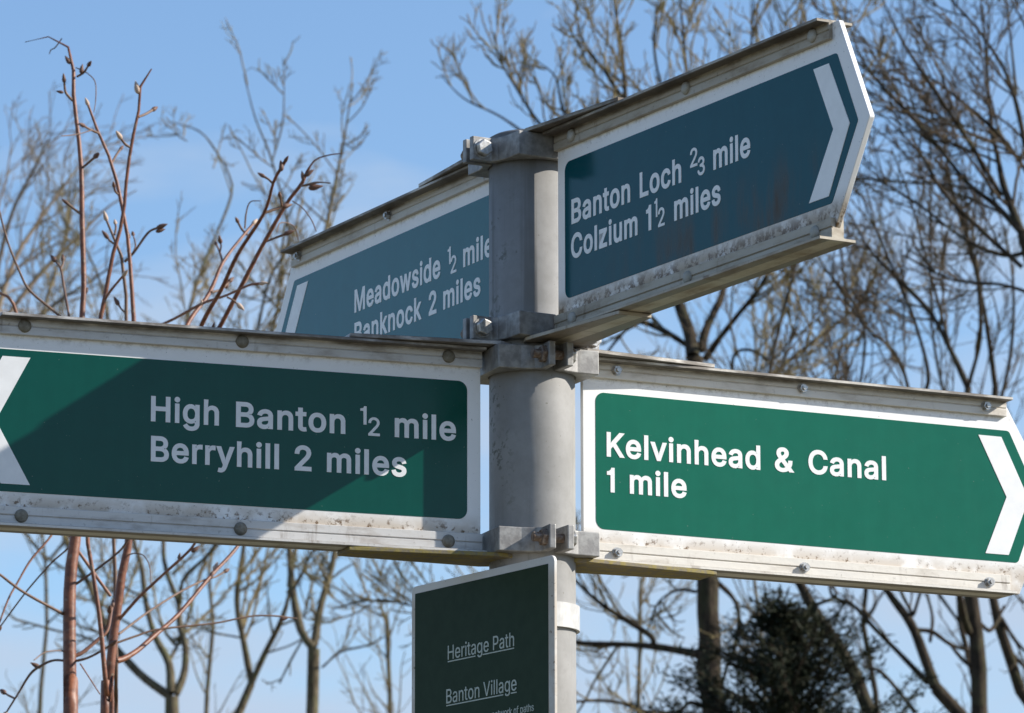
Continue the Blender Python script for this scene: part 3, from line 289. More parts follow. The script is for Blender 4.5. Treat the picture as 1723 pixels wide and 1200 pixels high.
# ------------------------------------------------------------------ finger signs
M_white = mat_simple('white_vinyl', (0.74, 0.74, 0.73), (0.80, 0.80, 0.79), 60, 0.4, 0, 0.4, 0.03, 0.0003)
M_white2 = mat_simple('white_vinyl_fill_lit', (0.84, 0.84, 0.82), (0.90, 0.90, 0.88), 60, 0.4, 0, 0.4, 0.03, 0.0003)  # whiter copy for the shaded upper signs, fill light put into the colour
M_lichen = mat_simple('lichened_bar', (0.20, 0.17, 0.12), (0.27, 0.215, 0.07), 150, 0.75, 0.0, 0.3, 0.5, 0.001, 0.4, 0.6)
def finger(code, label, end_t, end_b, gr_t, gr_b, chev, words, green, grime, rust, railc, dirt, cap_style, seed, rail_end=0.487, gus=0.175):
    t = T[code]; zb = ZU if code in ('BL', 'MS') else ZL
    fl = 1.0 if math.cos(t) > 0 else -1.0        # which face looks at the camera: local -y (1) or +y (-1)
    root = empty('finger_sign', (0, 0, zb), t); setp(root, label, 'sign', 'direction signs on the pole')
    P = lambda s, z, h: (s, -fl * h, z)                             # h: height off the sign's middle plane, towards the reader
    FR = 0.0020
    mp_ = mat_plate('plate_white_' + code.lower(), grime, seed, (0.90, 0.88, 0.85) if code in ('BL', 'MS') else (0.84, 0.83, 0.81)); mr = mat_rail('rail_' + code.lower(), railc, dirt, seed); mg = mat_green('green_' + code.lower(), green, seed, rust, dict(BL=0.16, MS=0.30, HB=0.24, KH=0.3)[code])  # upper plates painted whiter, standing in for fill light from the left
    mid = 0.0607; tip = 0.5386; mw = M_white2 if code in ('BL', 'MS') else M_white
    # plate
    pl = rounded([(0.0492, -0.0290), (end_b, -0.0290), (tip, mid), (end_t, 0.1500), (0.0492, 0.1500)], [0, 0.001, 0.003, 0.001, 0], 4)
    v, f = prism(pl, P, FR, -0.0030); mesh('plate', v, f, mp_, root, bevel=0.0004, segs=1)
    # green field, chevron, words: thin films on the plate
    gt = 0.5222
    pl = rounded([(0.0617, 0.0), (gr_b, 0.0), (gt, mid), (gr_t, GH), (0.0617, GH)], [0.0085, 0.0045, 0.003, 0.0045, 0.0085], 8)
    v, f = prism(pl, P, FR - 0.0003, FR + 0.0003); mesh('green_field', v, f, mg, root)
    (o_t, i_t, i_b, o_b) = chev
    pl = [(o_t, 0.1168), (0.5105, mid), (o_b, 0.0066), (i_b, 0.0066), (0.4868, mid), (i_t, 0.1168)]
    v, f = prism(pl, P, FR - 0.0002, FR + 0.0007); mesh('chevron', v, f, mw, root)
    rev = fl < 0                                                   # the reader's left is the tip end
    for (w, wt, s0, s1, z, cap) in words:
        if rev: fn = lambda x, zz, h: P(s0 - x, zz, FR + 0.0004 + h)
        else: fn = lambda x, zz, h: P(s0 + x, zz, FR + 0.0004 + h)
        lettering(w, wt, fn, 0.0, z, cap, abs(s1 - s0), mw, root)
    # rails: T section with a scored line, top and bottom
    def rail(sgn, z_in, z_out, z_groove, s1):
        z_f = z_out - sgn * 0.0028
        sec = [(0.0062, z_in), (0.0062, z_groove - sgn * 0.0005), (0.0050, z_groove - sgn * 0.0004), (0.0050, z_groove + sgn * 0.0004), (0.0059, z_groove + sgn * 0.0005), (0.0059, z_f),
               (0.0175, z_f), (0.0175, z_out), (-0.0175, z_out), (-0.0175, z_f), (-0.0062, z_f), (-0.0062, z_in)]
        v, f = prism(sec, lambda h, z, s: P(s, z, h), 0.0488, s1)
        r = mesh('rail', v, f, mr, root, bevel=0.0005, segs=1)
        for s in (0.0805, 0.2700, 0.4640):
            zc = z_groove + sgn * 0.0003
            fn = lambda x, y, h, s=s, zc=zc: P(s + x, zc + y, 0.0060 + h)
            if cap_style == 'dome':
                v, f = lathe([(0.0058, -0.001), (0.0058, 0.0010), (0.0050, 0.0023), (0.0032, 0.0031), (0.0012, 0.0034)], 20, fn)
                mesh('rivet', v, f, mat_riv[code], r, smooth=True)
            else:
                v, f = lathe([(0.0048, -0.001), (0.0048, 0.0008)], 18, fn); q = mesh('bolt', v, f, M_bolt, r)
                v2, f2 = prism(hexp(0.0040, 0.2), fn, 0.0009, 0.0044)
                v3, f3 = prism([(0.0019 * math.cos(i * math.pi / 6), 0.0019 * math.sin(i * math.pi / 6)) for i in range(12)], fn, 0.004, 0.0060)
                k = len(v2); mesh('bolt', v2 + v3, f2 + [tuple(i + k for i in ff) for ff in f3], M_bolt, r)
        # tapered stiffener plate lapped over rail and clamp
        gp = [(0.020, 0.0225), (0.040, 0.0300), (0.072, 0.0265), (gus, 0.0165), (gus, -0.0165), (0.072, -0.0265), (0.040, -0.0300), (0.020, -0.0225)]
        v, f = prism(gp, lambda s, h, z: P(s, z, h), z_out + sgn * 0.0003, z_out + sgn * 0.0040)
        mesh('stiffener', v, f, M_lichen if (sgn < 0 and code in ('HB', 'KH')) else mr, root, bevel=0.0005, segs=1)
    rail(1, 0.1357, 0.1520, 0.1431, rail_end); rail(-1, -0.0128, -0.0318, -0.0206, rail_end)
    return root
mat_riv = dict(HB=mat_simple('rivet_mossy', (0.16, 0.14, 0.10), (0.26, 0.24, 0.20), 220, 0.7, 0.1), BL=mat_simple('rivet_pale', (0.34, 0.32, 0.26), (0.42, 0.40, 0.36), 160, 0.55, 0.1))
mat_riv['MS'] = mat_riv['KH'] = mat_riv['BL']
c1 = 0.0223; cf = 0.0158
finger('BL', 'dark green sign pointing right and up reading Banton Loch and Colzium', 0.4960, 0.4818, 0.4931, 0.4827, (0.4817, 0.4590, 0.4500, 0.4788),
       [('Banton', 0, 0.0735, 0.1721, 0.0650, c1), ('Loch', 0, 0.1880, 0.2551, 0.0650, c1), ('2', 1, 0.2695, 0.2808, 0.0745, cf), ('3', 1, 0.2811, 0.2925, 0.0648, cf), ('mile', 0, 0.3059, 0.3631, 0.0648, c1),
        ('Colzium', 0, 0.0727, 0.1838, 0.0336, c1), ('1', 0, 0.1981, 0.2063, 0.0336, c1), ('1', 1, 0.2117, 0.2163, 0.0432, cf), ('2', 1, 0.2174, 0.2279, 0.0336, cf), ('miles', 0, 0.2435, 0.3166, 0.0336, c1)],
       (0.001, 0.070, 0.086), 0.9, 0.9, (0.42, 0.37, 0.29), 1.0, 'dome', 3.1)
finger('MS', 'teal sign pointing left behind the pole reading Meadowside, partly hidden', 0.4830, 0.4880, 0.4833, 0.4850, (0.4760, 0.4520, 0.4520, 0.4800),
       [('Meadowside', 0, 0.3500, 0.1724, 0.0657, c1), ('1', 1, 0.1576, 0.1517, 0.0745, cf), ('2', 1, 0.1517, 0.1404, 0.0648, cf), ('mile', 0, 0.1269, 0.0697, 0.0657, c1),
        ('Banknock', 0, 0.3499, 0.2100, 0.0335, c1), ('2', 0, 0.1956, 0.1801, 0.0335, c1), ('miles', 0, 0.1664, 0.0932, 0.0338, c1)],
       (0.001, 0.108, 0.122), 0.25, 0.0, (0.54, 0.50, 0.43), 0.6, 'bolt', 5.7, rail_end=0.4835, gus=0.190)
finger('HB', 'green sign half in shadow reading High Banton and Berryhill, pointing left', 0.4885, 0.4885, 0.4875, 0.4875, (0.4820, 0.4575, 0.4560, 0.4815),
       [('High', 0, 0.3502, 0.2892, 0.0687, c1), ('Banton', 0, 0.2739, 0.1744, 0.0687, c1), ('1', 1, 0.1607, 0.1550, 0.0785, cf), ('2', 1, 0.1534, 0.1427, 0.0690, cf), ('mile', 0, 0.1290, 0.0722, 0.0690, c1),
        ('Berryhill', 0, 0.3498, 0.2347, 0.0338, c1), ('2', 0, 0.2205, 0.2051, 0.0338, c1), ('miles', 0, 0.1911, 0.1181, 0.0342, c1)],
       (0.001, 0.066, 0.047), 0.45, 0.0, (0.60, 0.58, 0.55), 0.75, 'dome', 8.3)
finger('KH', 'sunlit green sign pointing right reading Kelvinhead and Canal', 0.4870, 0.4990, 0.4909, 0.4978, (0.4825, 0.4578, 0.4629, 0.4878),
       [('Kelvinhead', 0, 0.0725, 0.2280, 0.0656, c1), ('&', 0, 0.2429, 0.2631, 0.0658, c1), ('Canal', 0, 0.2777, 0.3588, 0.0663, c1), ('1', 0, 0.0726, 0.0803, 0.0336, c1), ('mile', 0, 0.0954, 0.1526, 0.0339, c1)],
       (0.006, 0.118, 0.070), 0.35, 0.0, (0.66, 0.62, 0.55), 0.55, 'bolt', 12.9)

# ------------------------------------------------------------------ notice board strapped to the pole
tH = T['HP']; OH = 0.0555
nb = empty('notice_board', (0, 0, ZHP), tH); setp(nb, 'dark green notice board headed Heritage Path strapped to the pole', 'sign')
P = lambda s, z, h: (s, h, z)                                       # local +y looks at the camera here
hb = -0.30
pl = rounded([(-0.1097, hb), (0.1069, hb), (0.1069, 0.0068), (-0.1097, 0.0068)], 0.0055, 6)
v, f = prism(pl, P, OH, OH - 0.0030)
mesh('panel', v, f, mat_plate('notice_white', 0.1, 21.0, (0.62, 0.60, 0.56)), nb, bevel=0.0005, segs=2)
kk = NT('notice_green'); n = kk.noise(70, 4); M_ng = kk.out(kk.mix(kk.map(n, 0.3, 0.7), (0.020, 0.040, 0.021), (0.025, 0.047, 0.026)), 0.55, 0, 0.10, bump=kk.noise(700, 2), bstr=0.08, bdist=0.0004)
pl = [(-0.1010, hb + 0.007), (0.1012, hb + 0.007), (0.1012, 0.0), (-0.1010, 0.0)]
v, f = prism(pl, P, OH - 0.0002, OH + 0.0003); mesh('green_field', v, f, M_ng, nb)
M_pale = mat_simple('pale_print', (0.40, 0.44, 0.38), (0.46, 0.50, 0.44), 80, 0.5)
fn = lambda x, zz, h: P(-x, zz, OH + 0.0004 + h)
def notice_line(text, s0, s1, z, cap, gap=None):
    o = lettering(text, 1, lambda x, zz, h: P(s0 - x, zz, OH + 0.0004 + h), 0.0, z, cap, abs(s1 - s0), M_pale, nb)
    if gap:
        w = s0 - s1
        for a, b in ((0.0, gap[0]), (gap[1], 1.0)):
            q = [(s0 - a * w, z - 0.0023), (s0 - b * w, z - 0.0023), (s0 - b * w, z - 0.0013), (s0 - a * w, z - 0.0013)]
            v, f = prism(q, P, OH + 0.0002, OH + 0.0006); mesh('underline', v, f, M_pale, nb)
notice_line('Heritage Path', 0.0495, -0.0510, -0.0650, 0.0123, (0.42, 0.53))
notice_line('Banton Village', 0.0517, -0.0545, -0.1036, 0.0126, (0.815, 0.92))
notice_line('network of paths', -0.0180, -0.0799, -0.1242, 0.0066)
# channel clip and strap
M_strap = mat_simple('strap_steel', (0.42, 0.41, 0.39), (0.52, 0.51, 0.49), 90, 0.5, 0.1, 0.5, 0.1, 0.0005)
pl = [(-0.035, OH - 0.0031), (-0.035, 0.044), (-0.020, 0.0395), (0.020, 0.0395), (0.035, 0.044), (0.035, OH - 0.0031)]
zs0, zs1 = 1.6 + 0.6613 - ZHP, 1.6 + 0.6830 - ZHP
v, f = prism(pl, lambda s, h, z: (s, h, z), zs0 + 0.003, zs1 - 0.003); mesh('channel', v, f, M_clamp, nb)
v, f = lathe([(R + 0.0006, zs0), (R + 0.0034, zs0), (R + 0.0034, zs1), (R + 0.0006, zs1)], 72, lambda x, y, h: (x, y, h))
o = mesh('strap', v, f[:-2] + [(3 * 72 + i, 3 * 72 + (i + 1) % 72, (i + 1) % 72, i) for i in range(72)], M_strap, nb)
# ------------------------------------------------------------------ ground
def ground():
    k = NT('grass_ground'); n = k.noise(0.8, 6, 0.6); n2 = k.noise(9, 5, 0.6)
    c = k.mix(k.map(n, 0.35, 0.65), (0.12, 0.11, 0.065), (0.17, 0.15, 0.10)); c = k.mix(k.map(n2, 0.5, 0.75, 0, 0.5), c, (0.21, 0.19, 0.15))
    m_ = k.out(c, 0.95, 0, 0.1, bump=n2, bstr=0.6, bdist=0.05)
    N = 40; v = []; f = []
    for i in range(N + 1):
        for j in range(N + 1):
            a, b = i / N * 2 - 1, j / N * 2 - 1
            x, y = 3000 * math.copysign(abs(a) ** 2.5, a), 3000 * math.copysign(abs(b) ** 2.5, b); r = math.hypot(x, y)
            v.append((x, y, 0.0 if r < 6 else 0.12 * math.sin(x * 0.21) * math.cos(y * 0.17) * min(1, (r - 6) / 20) - 0.05 * min(1, (r - 6) / 20)))
    for i in range(N):
        for j in range(N): q = i * (N + 1) + j; f.append((q, q + N + 1, q + N + 2, q + 1))
    setp(mesh('ground', v, f, m_, None, smooth=True), None, None, None, 'structure')
ground()

# ------------------------------------------------------------------ wood: tubes in batches
def tubes(P, Rr, k):
    """P (B, n, 3) centre lines, Rr (B, n) radii -> vertices, faces (quads as array)"""
    B, n, _ = P.shape
    T_ = np.gradient(P, axis=1); T_ /= np.linalg.norm(T_, axis=2, keepdims=True) + 1e-12
    ref = np.where(np.abs(T_[:, :1, 2:3]) > 0.9, np.array([1.0, 0, 0]), np.array([0, 0, 1.0]))
    ref = np.repeat(ref, n, axis=1)
    U = np.cross(T_, ref); U /= np.linalg.norm(U, axis=2, keepdims=True) + 1e-12; V = np.cross(T_, U)
    a = np.arange(k) * 2 * np.pi / k
    X = P[:, :, None, :] + Rr[:, :, None, None] * (np.cos(a)[None, None, :, None] * U[:, :, None, :] + np.sin(a)[None, None, :, None] * V[:, :, None, :])
    base = (np.arange(B) * n * k)[:, None, None]; i = np.arange(n - 1)[None, :, None] * k; j = np.arange(k)[None, None, :]; j2 = (j + 1) % k
    F = np.stack([base + i + j, base + i + j2, base + i + k + j2, base + i + k + j], -1).reshape(-1, 4)
    return X.reshape(-1, 3), F
def bigmesh(name, V, F, mat, parent, smooth=True):
    me = bpy.data.meshes.new(name); w = F.shape[1]
    me.vertices.add(len(V)); me.vertices.foreach_set('co', V.astype(np.float32).ravel())
    me.loops.add(F.size); me.loops.foreach_set('vertex_index', F.astype(np.int32).ravel())
    me.polygons.add(len(F)); me.polygons.foreach_set('loop_start', np.arange(0, F.size, w, dtype=np.int32)); me.polygons.foreach_set('loop_total', np.full(len(F), w, dtype=np.int32))
    me.update(calc_edges=True)
    if smooth: me.polygons.foreach_set('use_smooth', np.ones(len(F), dtype=bool))
    return link(name, me, mat, parent)
def resample(P, Rr, n):
    P = np.asarray(P, float); Rr = np.asarray(Rr, float)
    if len(P) > 2:                                                # Catmull-Rom
        Q = np.vstack([2 * P[0] - P[1], P, 2 * P[-1] - P[-2]]); out = []; ro = []
        for i in range(1, len(Q) - 2):
            for t in np.linspace(0, 1, 8, endpoint=False):
                a, b, c, d = Q[i - 1], Q[i], Q[i + 1], Q[i + 2]
                out.append(0.5 * (2 * b + (c - a) * t + (2 * a - 5 * b + 4 * c - d) * t * t + (3 * b - a - 3 * c + d) * t ** 3)); ro.append(Rr[i - 1] * (1 - t) + Rr[i] * t)
        out.append(P[-1]); ro.append(Rr[-1]); P = np.array(out); Rr = np.array(ro)
    s = np.r_[0, np.cumsum(np.linalg.norm(np.diff(P, axis=0), axis=1))]; q = np.linspace(0, s[-1], n)
    return np.stack([np.interp(q, s, P[:, i]) for i in range(3)], 1), np.interp(q, s, Rr)
def twigs(Ps, Rs, levels, rng):
    """grow side shoots; Ps list of (n,3), Rs list of (n,). levels: list of dicts"""
    n = 7
    P = np.stack([resample(p, r, n)[0] for p, r in zip(Ps, Rs)]); Rr = np.stack([resample(p, r, n)[1] for p, r in zip(Ps, Rs)])
    outP, outR = [], []
    for lv in levels:
        L = np.linalg.norm(np.diff(P, axis=1), axis=2).sum(1)
        cnt = rng.poisson(np.clip(L * lv['per_m'], 0.3, lv.get('maxn', 60))); idx = np.repeat(np.arange(len(P)), cnt)
        if len(idx) == 0: break
        t = lv.get('t0', 0.2) + (1 - lv.get('t0', 0.2)) * rng.random(len(idx)); q = t * (n - 1); i0 = np.clip(q.astype(int), 0, n - 2); fr = (q - i0)[:, None]
        st = P[idx, i0] * (1 - fr) + P[idx, i0 + 1] * fr; tan = P[idx, i0 + 1] - P[idx, i0]; tan /= np.linalg.norm(tan, axis=1, keepdims=True) + 1e-9
        r0 = (Rr[idx, i0] * (1 - fr[:, 0]) + Rr[idx, i0 + 1] * fr[:, 0])
        rv = rng.normal(size=(len(idx), 3)); perp = np.cross(tan, rv); perp /= np.linalg.norm(perp, axis=1, keepdims=True) + 1e-9
        ang = np.radians(rng.uniform(lv['a0'], lv['a1'], len(idx)))[:, None]
        d = np.cos(ang) * tan + np.sin(ang) * perp
        ln = np.clip(lv['len'] * (L[idx] ** lv.get('pow', 0.5)) * (1.15 - 0.75 * t) * rng.uniform(0.45, 1.15, len(idx)), lv.get('lmin', 0.06), lv.get('lmax', 3.0))
        pts = [st]; bend = np.array(lv.get('bend', (0, 0, 0.12))); sweep = np.array(lv.get('sweep', (0, 0, 0)))
        wob = lv.get('wob', 0.16)
        for j in range(n - 1):
            d = d + bend + sweep + rng.normal(size=d.shape) * wob; d /= np.linalg.norm(d, axis=1, keepdims=True)
            pts.append(pts[-1] + d * (ln / (n - 1))[:, None])
        P = np.stack(pts, 1); ra = np.minimum(r0 * lv.get('rf', 0.6), lv['rmax']); ra = np.maximum(ra, lv['rmin'] * 1.3)
        Rr = ra[:, None] * np.linspace(1, 0, n)[None, :] + lv['rmin'] * np.linspace(0, 1, n)[None, :]
        outP.append(P); outR.append(Rr)
    return outP, outR
def traced_tree(name, label, Y, limbs, trunk_mat, levels, seed, spread=1.6, group='bare trees in the background', crown_mat=None, skip_trunk_twigs=True, extra=None):
    """limbs: list of pixel polylines [(x, y, width), ...]; the first one is the trunk. Depth wanders off the tree's plane as limbs leave the trunk."""
    rng = np.random.default_rng(seed)
    pts3 = []; rad = []; flat = []                                 # flat: (x, y, depth) of everything laid so far
    for li, L in enumerate(limbs):
        x0, y0, _ = L[0]
        if li == 0: dep = 0.0; slope = 0.0
        else:
            b = min(flat, key=lambda q: (q[0] - x0) ** 2 + (q[1] - y0) ** 2); dep = b[2]; slope = rng.uniform(-1, 1) * spread
        tot = sum(math.hypot(L[i + 1][0] - L[i][0], L[i + 1][1] - L[i][1]) for i in range(len(L) - 1)); run = 0.0
        P_ = []; R_ = []
        for i, (x, y, w) in enumerate(L):
            if i: run += math.hypot(x - L[i - 1][0], y - L[i - 1][1])
            dd = dep + slope * run / 500.0
            p = pix(x, y, Y + dd); P_.append(tuple(p)); R_.append(max(w, 1.0) * 0.5 * (Y + dd - CAMY) / FPX)
            flat.append((x, y, dd))
            if i:
                for s in (0.25, 0.5, 0.75): flat.append((L[i - 1][0] * (1 - s) + x * s, L[i - 1][1] * (1 - s) + y * s, dd))
        if li == 0:                                                 # down to the ground
            p = P_[0]; lean = (P_[1][0] - p[0]) / max(p[2] - P_[1][2], -99) if False else 0
            P_ = [(p[0] + 0.05, p[1], -0.2), (p[0] + 0.04, p[1], 0.3), (p[0] + 0.02, p[1], p[2] * 0.5)] + P_
            R_ = [R_[0] * 2.4, R_[0] * 1.9, R_[0] * 1.35] + R_
        n = max(10, 5 * len(L)); a, b = resample(P_, R_, n); pts3.append(a); rad.append(b)
    base = Vector(pts3[0][0]); root = empty(name, (base.x, base.y, 0.0)); setp(root, label, 'tree', group)
    off = np.array([base.x, base.y, 0.0])
    for li, (a, b) in enumerate(zip(pts3, rad)):
        k = 12 if b.max() > 0.03 else 8
        jit = 1 + 0.08 * np.sin(np.linspace(0, 9, len(b)) + li) + rng.normal(size=len(b)) * 0.045
        V, F = tubes((a - off)[None], (b * jit)[None], k); o = bigmesh('trunk' if li == 0 else 'limb', V, F, trunk_mat, root)
    src = list(range(1 if skip_trunk_twigs else 0, len(pts3)))
    oP, oR = twigs([pts3[i] for i in src], [rad[i] for i in src], levels, rng)
    Vs, Fs, b0 = [], [], 0
    for lev, (p, r) in enumerate(zip(oP, oR)):
        V, F = tubes(p - off, r, 5 if lev == 0 else 3); Vs.append(V); Fs.append(F + b0); b0 += len(V)
    if Vs:
        c = bigmesh('crown', np.vstack(Vs), np.vstack(Fs), crown_mat or trunk_mat, root); c['kind'] = 'stuff'
    return root
def mat_bark(name, a, b, c, scale=9, lich=0.5):
    k = NT(name); n = k.noise(scale * 4.5, 5, 0.7, stretch=(1, 1, 0.3)); n2 = k.noise(scale * 1.6, 4, 0.6)
    col = k.mix(k.map(n, 0.35, 0.68), a, b); col = k.mix(k.map(n2, 0.5, 0.66, 0, lich), col, c)
    return k.out(col, 0.9, 0, 0.15, bump=n, bstr=0.6, bdist=0.02)
M_ash = mat_bark('bark_ash', (0.075, 0.058, 0.036), (0.17, 0.14, 0.09), (0.14, 0.15, 0.065))
M_ashtw = mat_bark('bark_ash_twig', (0.16, 0.12, 0.060), (0.27, 0.21, 0.11), (0.20, 0.185, 0.075), 4)
M_dark = mat_bark('bark_dark', (0.026, 0.020, 0.014), (0.075, 0.056, 0.038), (0.070, 0.072, 0.034), 8, 0.4)
M_darktw = mat_bark('bark_dark_twig', (0.055, 0.040, 0.027), (0.120, 0.090, 0.058), (0.10, 0.095, 0.045), 4, 0.4)
M_birch = mat_bark('bark_purple', (0.17, 0.125, 0.085), (0.24, 0.18, 0.12), (0.19, 0.165, 0.09), 4)

# --- ash-like tree left of centre, in three stems standing apart
LV = lambda per=4.5, ln=0.55, up=0.10: [
    dict(per_m=per, len=ln, a0=25, a1=60, bend=(0, 0, up), rmax=0.012, rmin=0.0035, rf=0.55, wob=0.09, t0=0.05, lmax=1.5, maxn=26),
    dict(per_m=per * 2.0, len=ln * 0.62, a0=25, a1=65, bend=(0, 0, up * 0.8), rmax=0.0060, rmin=0.0025, wob=0.11, t0=0.1, lmax=0.7, maxn=13),
    dict(per_m=per * 2.4, len=ln * 0.48, a0=25, a1=60, bend=(0, 0, up * 0.8), rmax=0.0036, rmin=0.0018, wob=0.16, t0=0.2, lmax=0.35, maxn=7)]
traced_tree('bare_tree', 'bare tree with a low three way fork behind the reddish stems', 25.0, [
    [(290, 1250, 24), (288, 1200, 23), (289, 1172, 22)],
    [(286, 1172, 15), (243, 1141, 13), (214, 1112, 13), (185, 1075, 12), (158, 1000, 11), (134, 955, 10), (111, 905, 9), (85, 800, 8), (60, 640, 7), (75, 520, 6), (110, 400, 5), (130, 300, 3)],
    [(288, 1165, 15), (284, 1115, 13), (261, 1071, 11), (246, 1016, 10), (238, 952, 9), (226, 912, 8), (205, 800, 7), (190, 650, 6), (180, 520, 5), (150, 430, 4), (100, 360, 3)],
    [(296, 1168, 15), (310, 1132, 13), (312, 1088, 12), (302, 1051, 12), (301, 1016, 11), (281, 964, 9), (275, 912, 8), (285, 780, 7), (300, 620, 6), (330, 480, 5), (386, 340, 5), (386, 296, 4), (362, 252, 4), (334, 220, 3), (282, 204, 1.5)],
    [(303, 1016, 9), (310, 972, 8), (362, 917, 7), (400, 800, 6), (420, 640, 6), (450, 480, 5), (486, 400, 5), (458, 272, 4), (430, 200, 3), (410, 124, 1.5)],
    [(458, 272, 3), (475, 210, 3), (478, 150, 2), (476, 96, 1)], [(284, 1115, 6), (310, 1060, 6), (330, 990, 5), (350, 930, 5)],
    [(214, 1112, 5), (150, 1075, 5), (90, 1060, 4), (20, 1040, 3)],
], M_ash, LV(6.2, 0.46, 0.09), 21, 1.2, crown_mat=M_ashtw)
traced_tree('bare_tree', 'slender bare tree forking in a V between two stouter ones', 28.0, [
    [(400, 1260, 14), (406, 1200, 14), (420, 1170, 13), (423, 1150, 13)],
    [(423, 1150, 11), (409, 1074, 10), (400, 1030, 9), (400, 987, 9), (409, 929, 8), (425, 800, 7), (440, 650, 6), (470, 500, 5), (480, 380, 4), (520, 300, 2)],
    [(423, 1150, 10), (447, 1097, 10), (473, 1045, 9), (487, 996, 8), (500, 900, 7), (520, 760, 6), (545, 600, 6), (550, 470, 5)],
    [(446, 1100, 4), (500, 1080, 3), (540, 1040, 2)], [(409, 1074, 4), (350, 1060, 3), (300, 1020, 2)],
], M_ash, LV(6.2, 0.44, 0.09), 22, 1.2, crown_mat=M_ashtw)
traced_tree('bare_tree', 'bare tree with a clean pale trunk left of the notice board', 26.0, [
    [(523, 1260, 21), (525, 1200, 20), (528, 1147, 19), (528, 1092, 18)],
    [(528, 1092, 15), (507, 1062, 14), (493, 996, 12), (487, 923, 11), (480, 780, 9), (500, 620, 8), (530, 480, 7), (550, 376, 6), (570, 280, 5), (578, 240, 4), (594, 140, 2)],
    [(529, 1085, 13), (539, 1022, 12), (557, 961, 11), (563, 926, 10), (580, 800, 8), (600, 650, 7), (640, 520, 5)],
    [(542, 1123, 4), (574, 1097, 4), (621, 1085, 3), (658, 1065, 2)], [(493, 996, 5), (515, 950, 5), (535, 910, 4)], [(557, 975, 4), (575, 960, 4), (592, 950, 3)],
    [(512, 1040, 4), (520, 1000, 4), (540, 950, 4), (552, 925, 3)], [(578, 240, 3), (600, 250, 2), (622, 220, 1)], [(550, 376, 4), (500, 330, 3), (470, 300, 2)], [(510, 560, 4), (450, 500, 4), (400, 440, 3)],
    [(507, 1080, 4), (490, 1110, 4), (470, 1150, 3)],
], M_ash, LV(6.2, 0.44, 0.10), 23, 1.2, crown_mat=M_ashtw)
# --- fine brush of a birch top at the left edge
BR = [dict(per_m=5.0, len=0.75, a0=20, a1=55, bend=(0.05, 0, 0.03), rmax=0.009, rmin=0.003, rf=0.5, wob=0.14, t0=0.2, lmax=1.3, maxn=26),
      dict(per_m=6.5, len=0.5, a0=15, a1=50, bend=(0.06, 0, -0.01), rmax=0.0045, rmin=0.0022, wob=0.13, t0=0.1, lmax=0.7, maxn=14),
      dict(per_m=6.0, len=0.4, a0=15, a1=45, bend=(0.06, 0, -0.03), rmax=0.003, rmin=0.0017, wob=0.12, t0=0.1, lmax=0.45, maxn=8)]
traced_tree('birch_tree', 'feathery bare birch top leaning out at the left edge', 33.0, [
    [(-60, 1260, 30), (-50, 900, 24), (-40, 640, 16)],
    [(-40, 640, 12), (20, 450, 9), (60, 380, 7), (110, 310, 5), (150, 260, 3), (190, 230, 2)], [(-40, 640, 11), (-10, 480, 9), (20, 360, 6), (60, 280, 4), (90, 220, 2)],
    [(-40, 600, 9), (60, 470, 8), (130, 400, 6), (180, 350, 4), (230, 320, 2)], [(-30, 660, 8), (60, 540, 7), (140, 480, 5), (220, 430, 3)], [(-20, 480, 7), (-10, 380, 5), (10, 300, 3), (20, 240, 2)],
], M_birch, BR, 31, 1.2, crown_mat=M_birch)
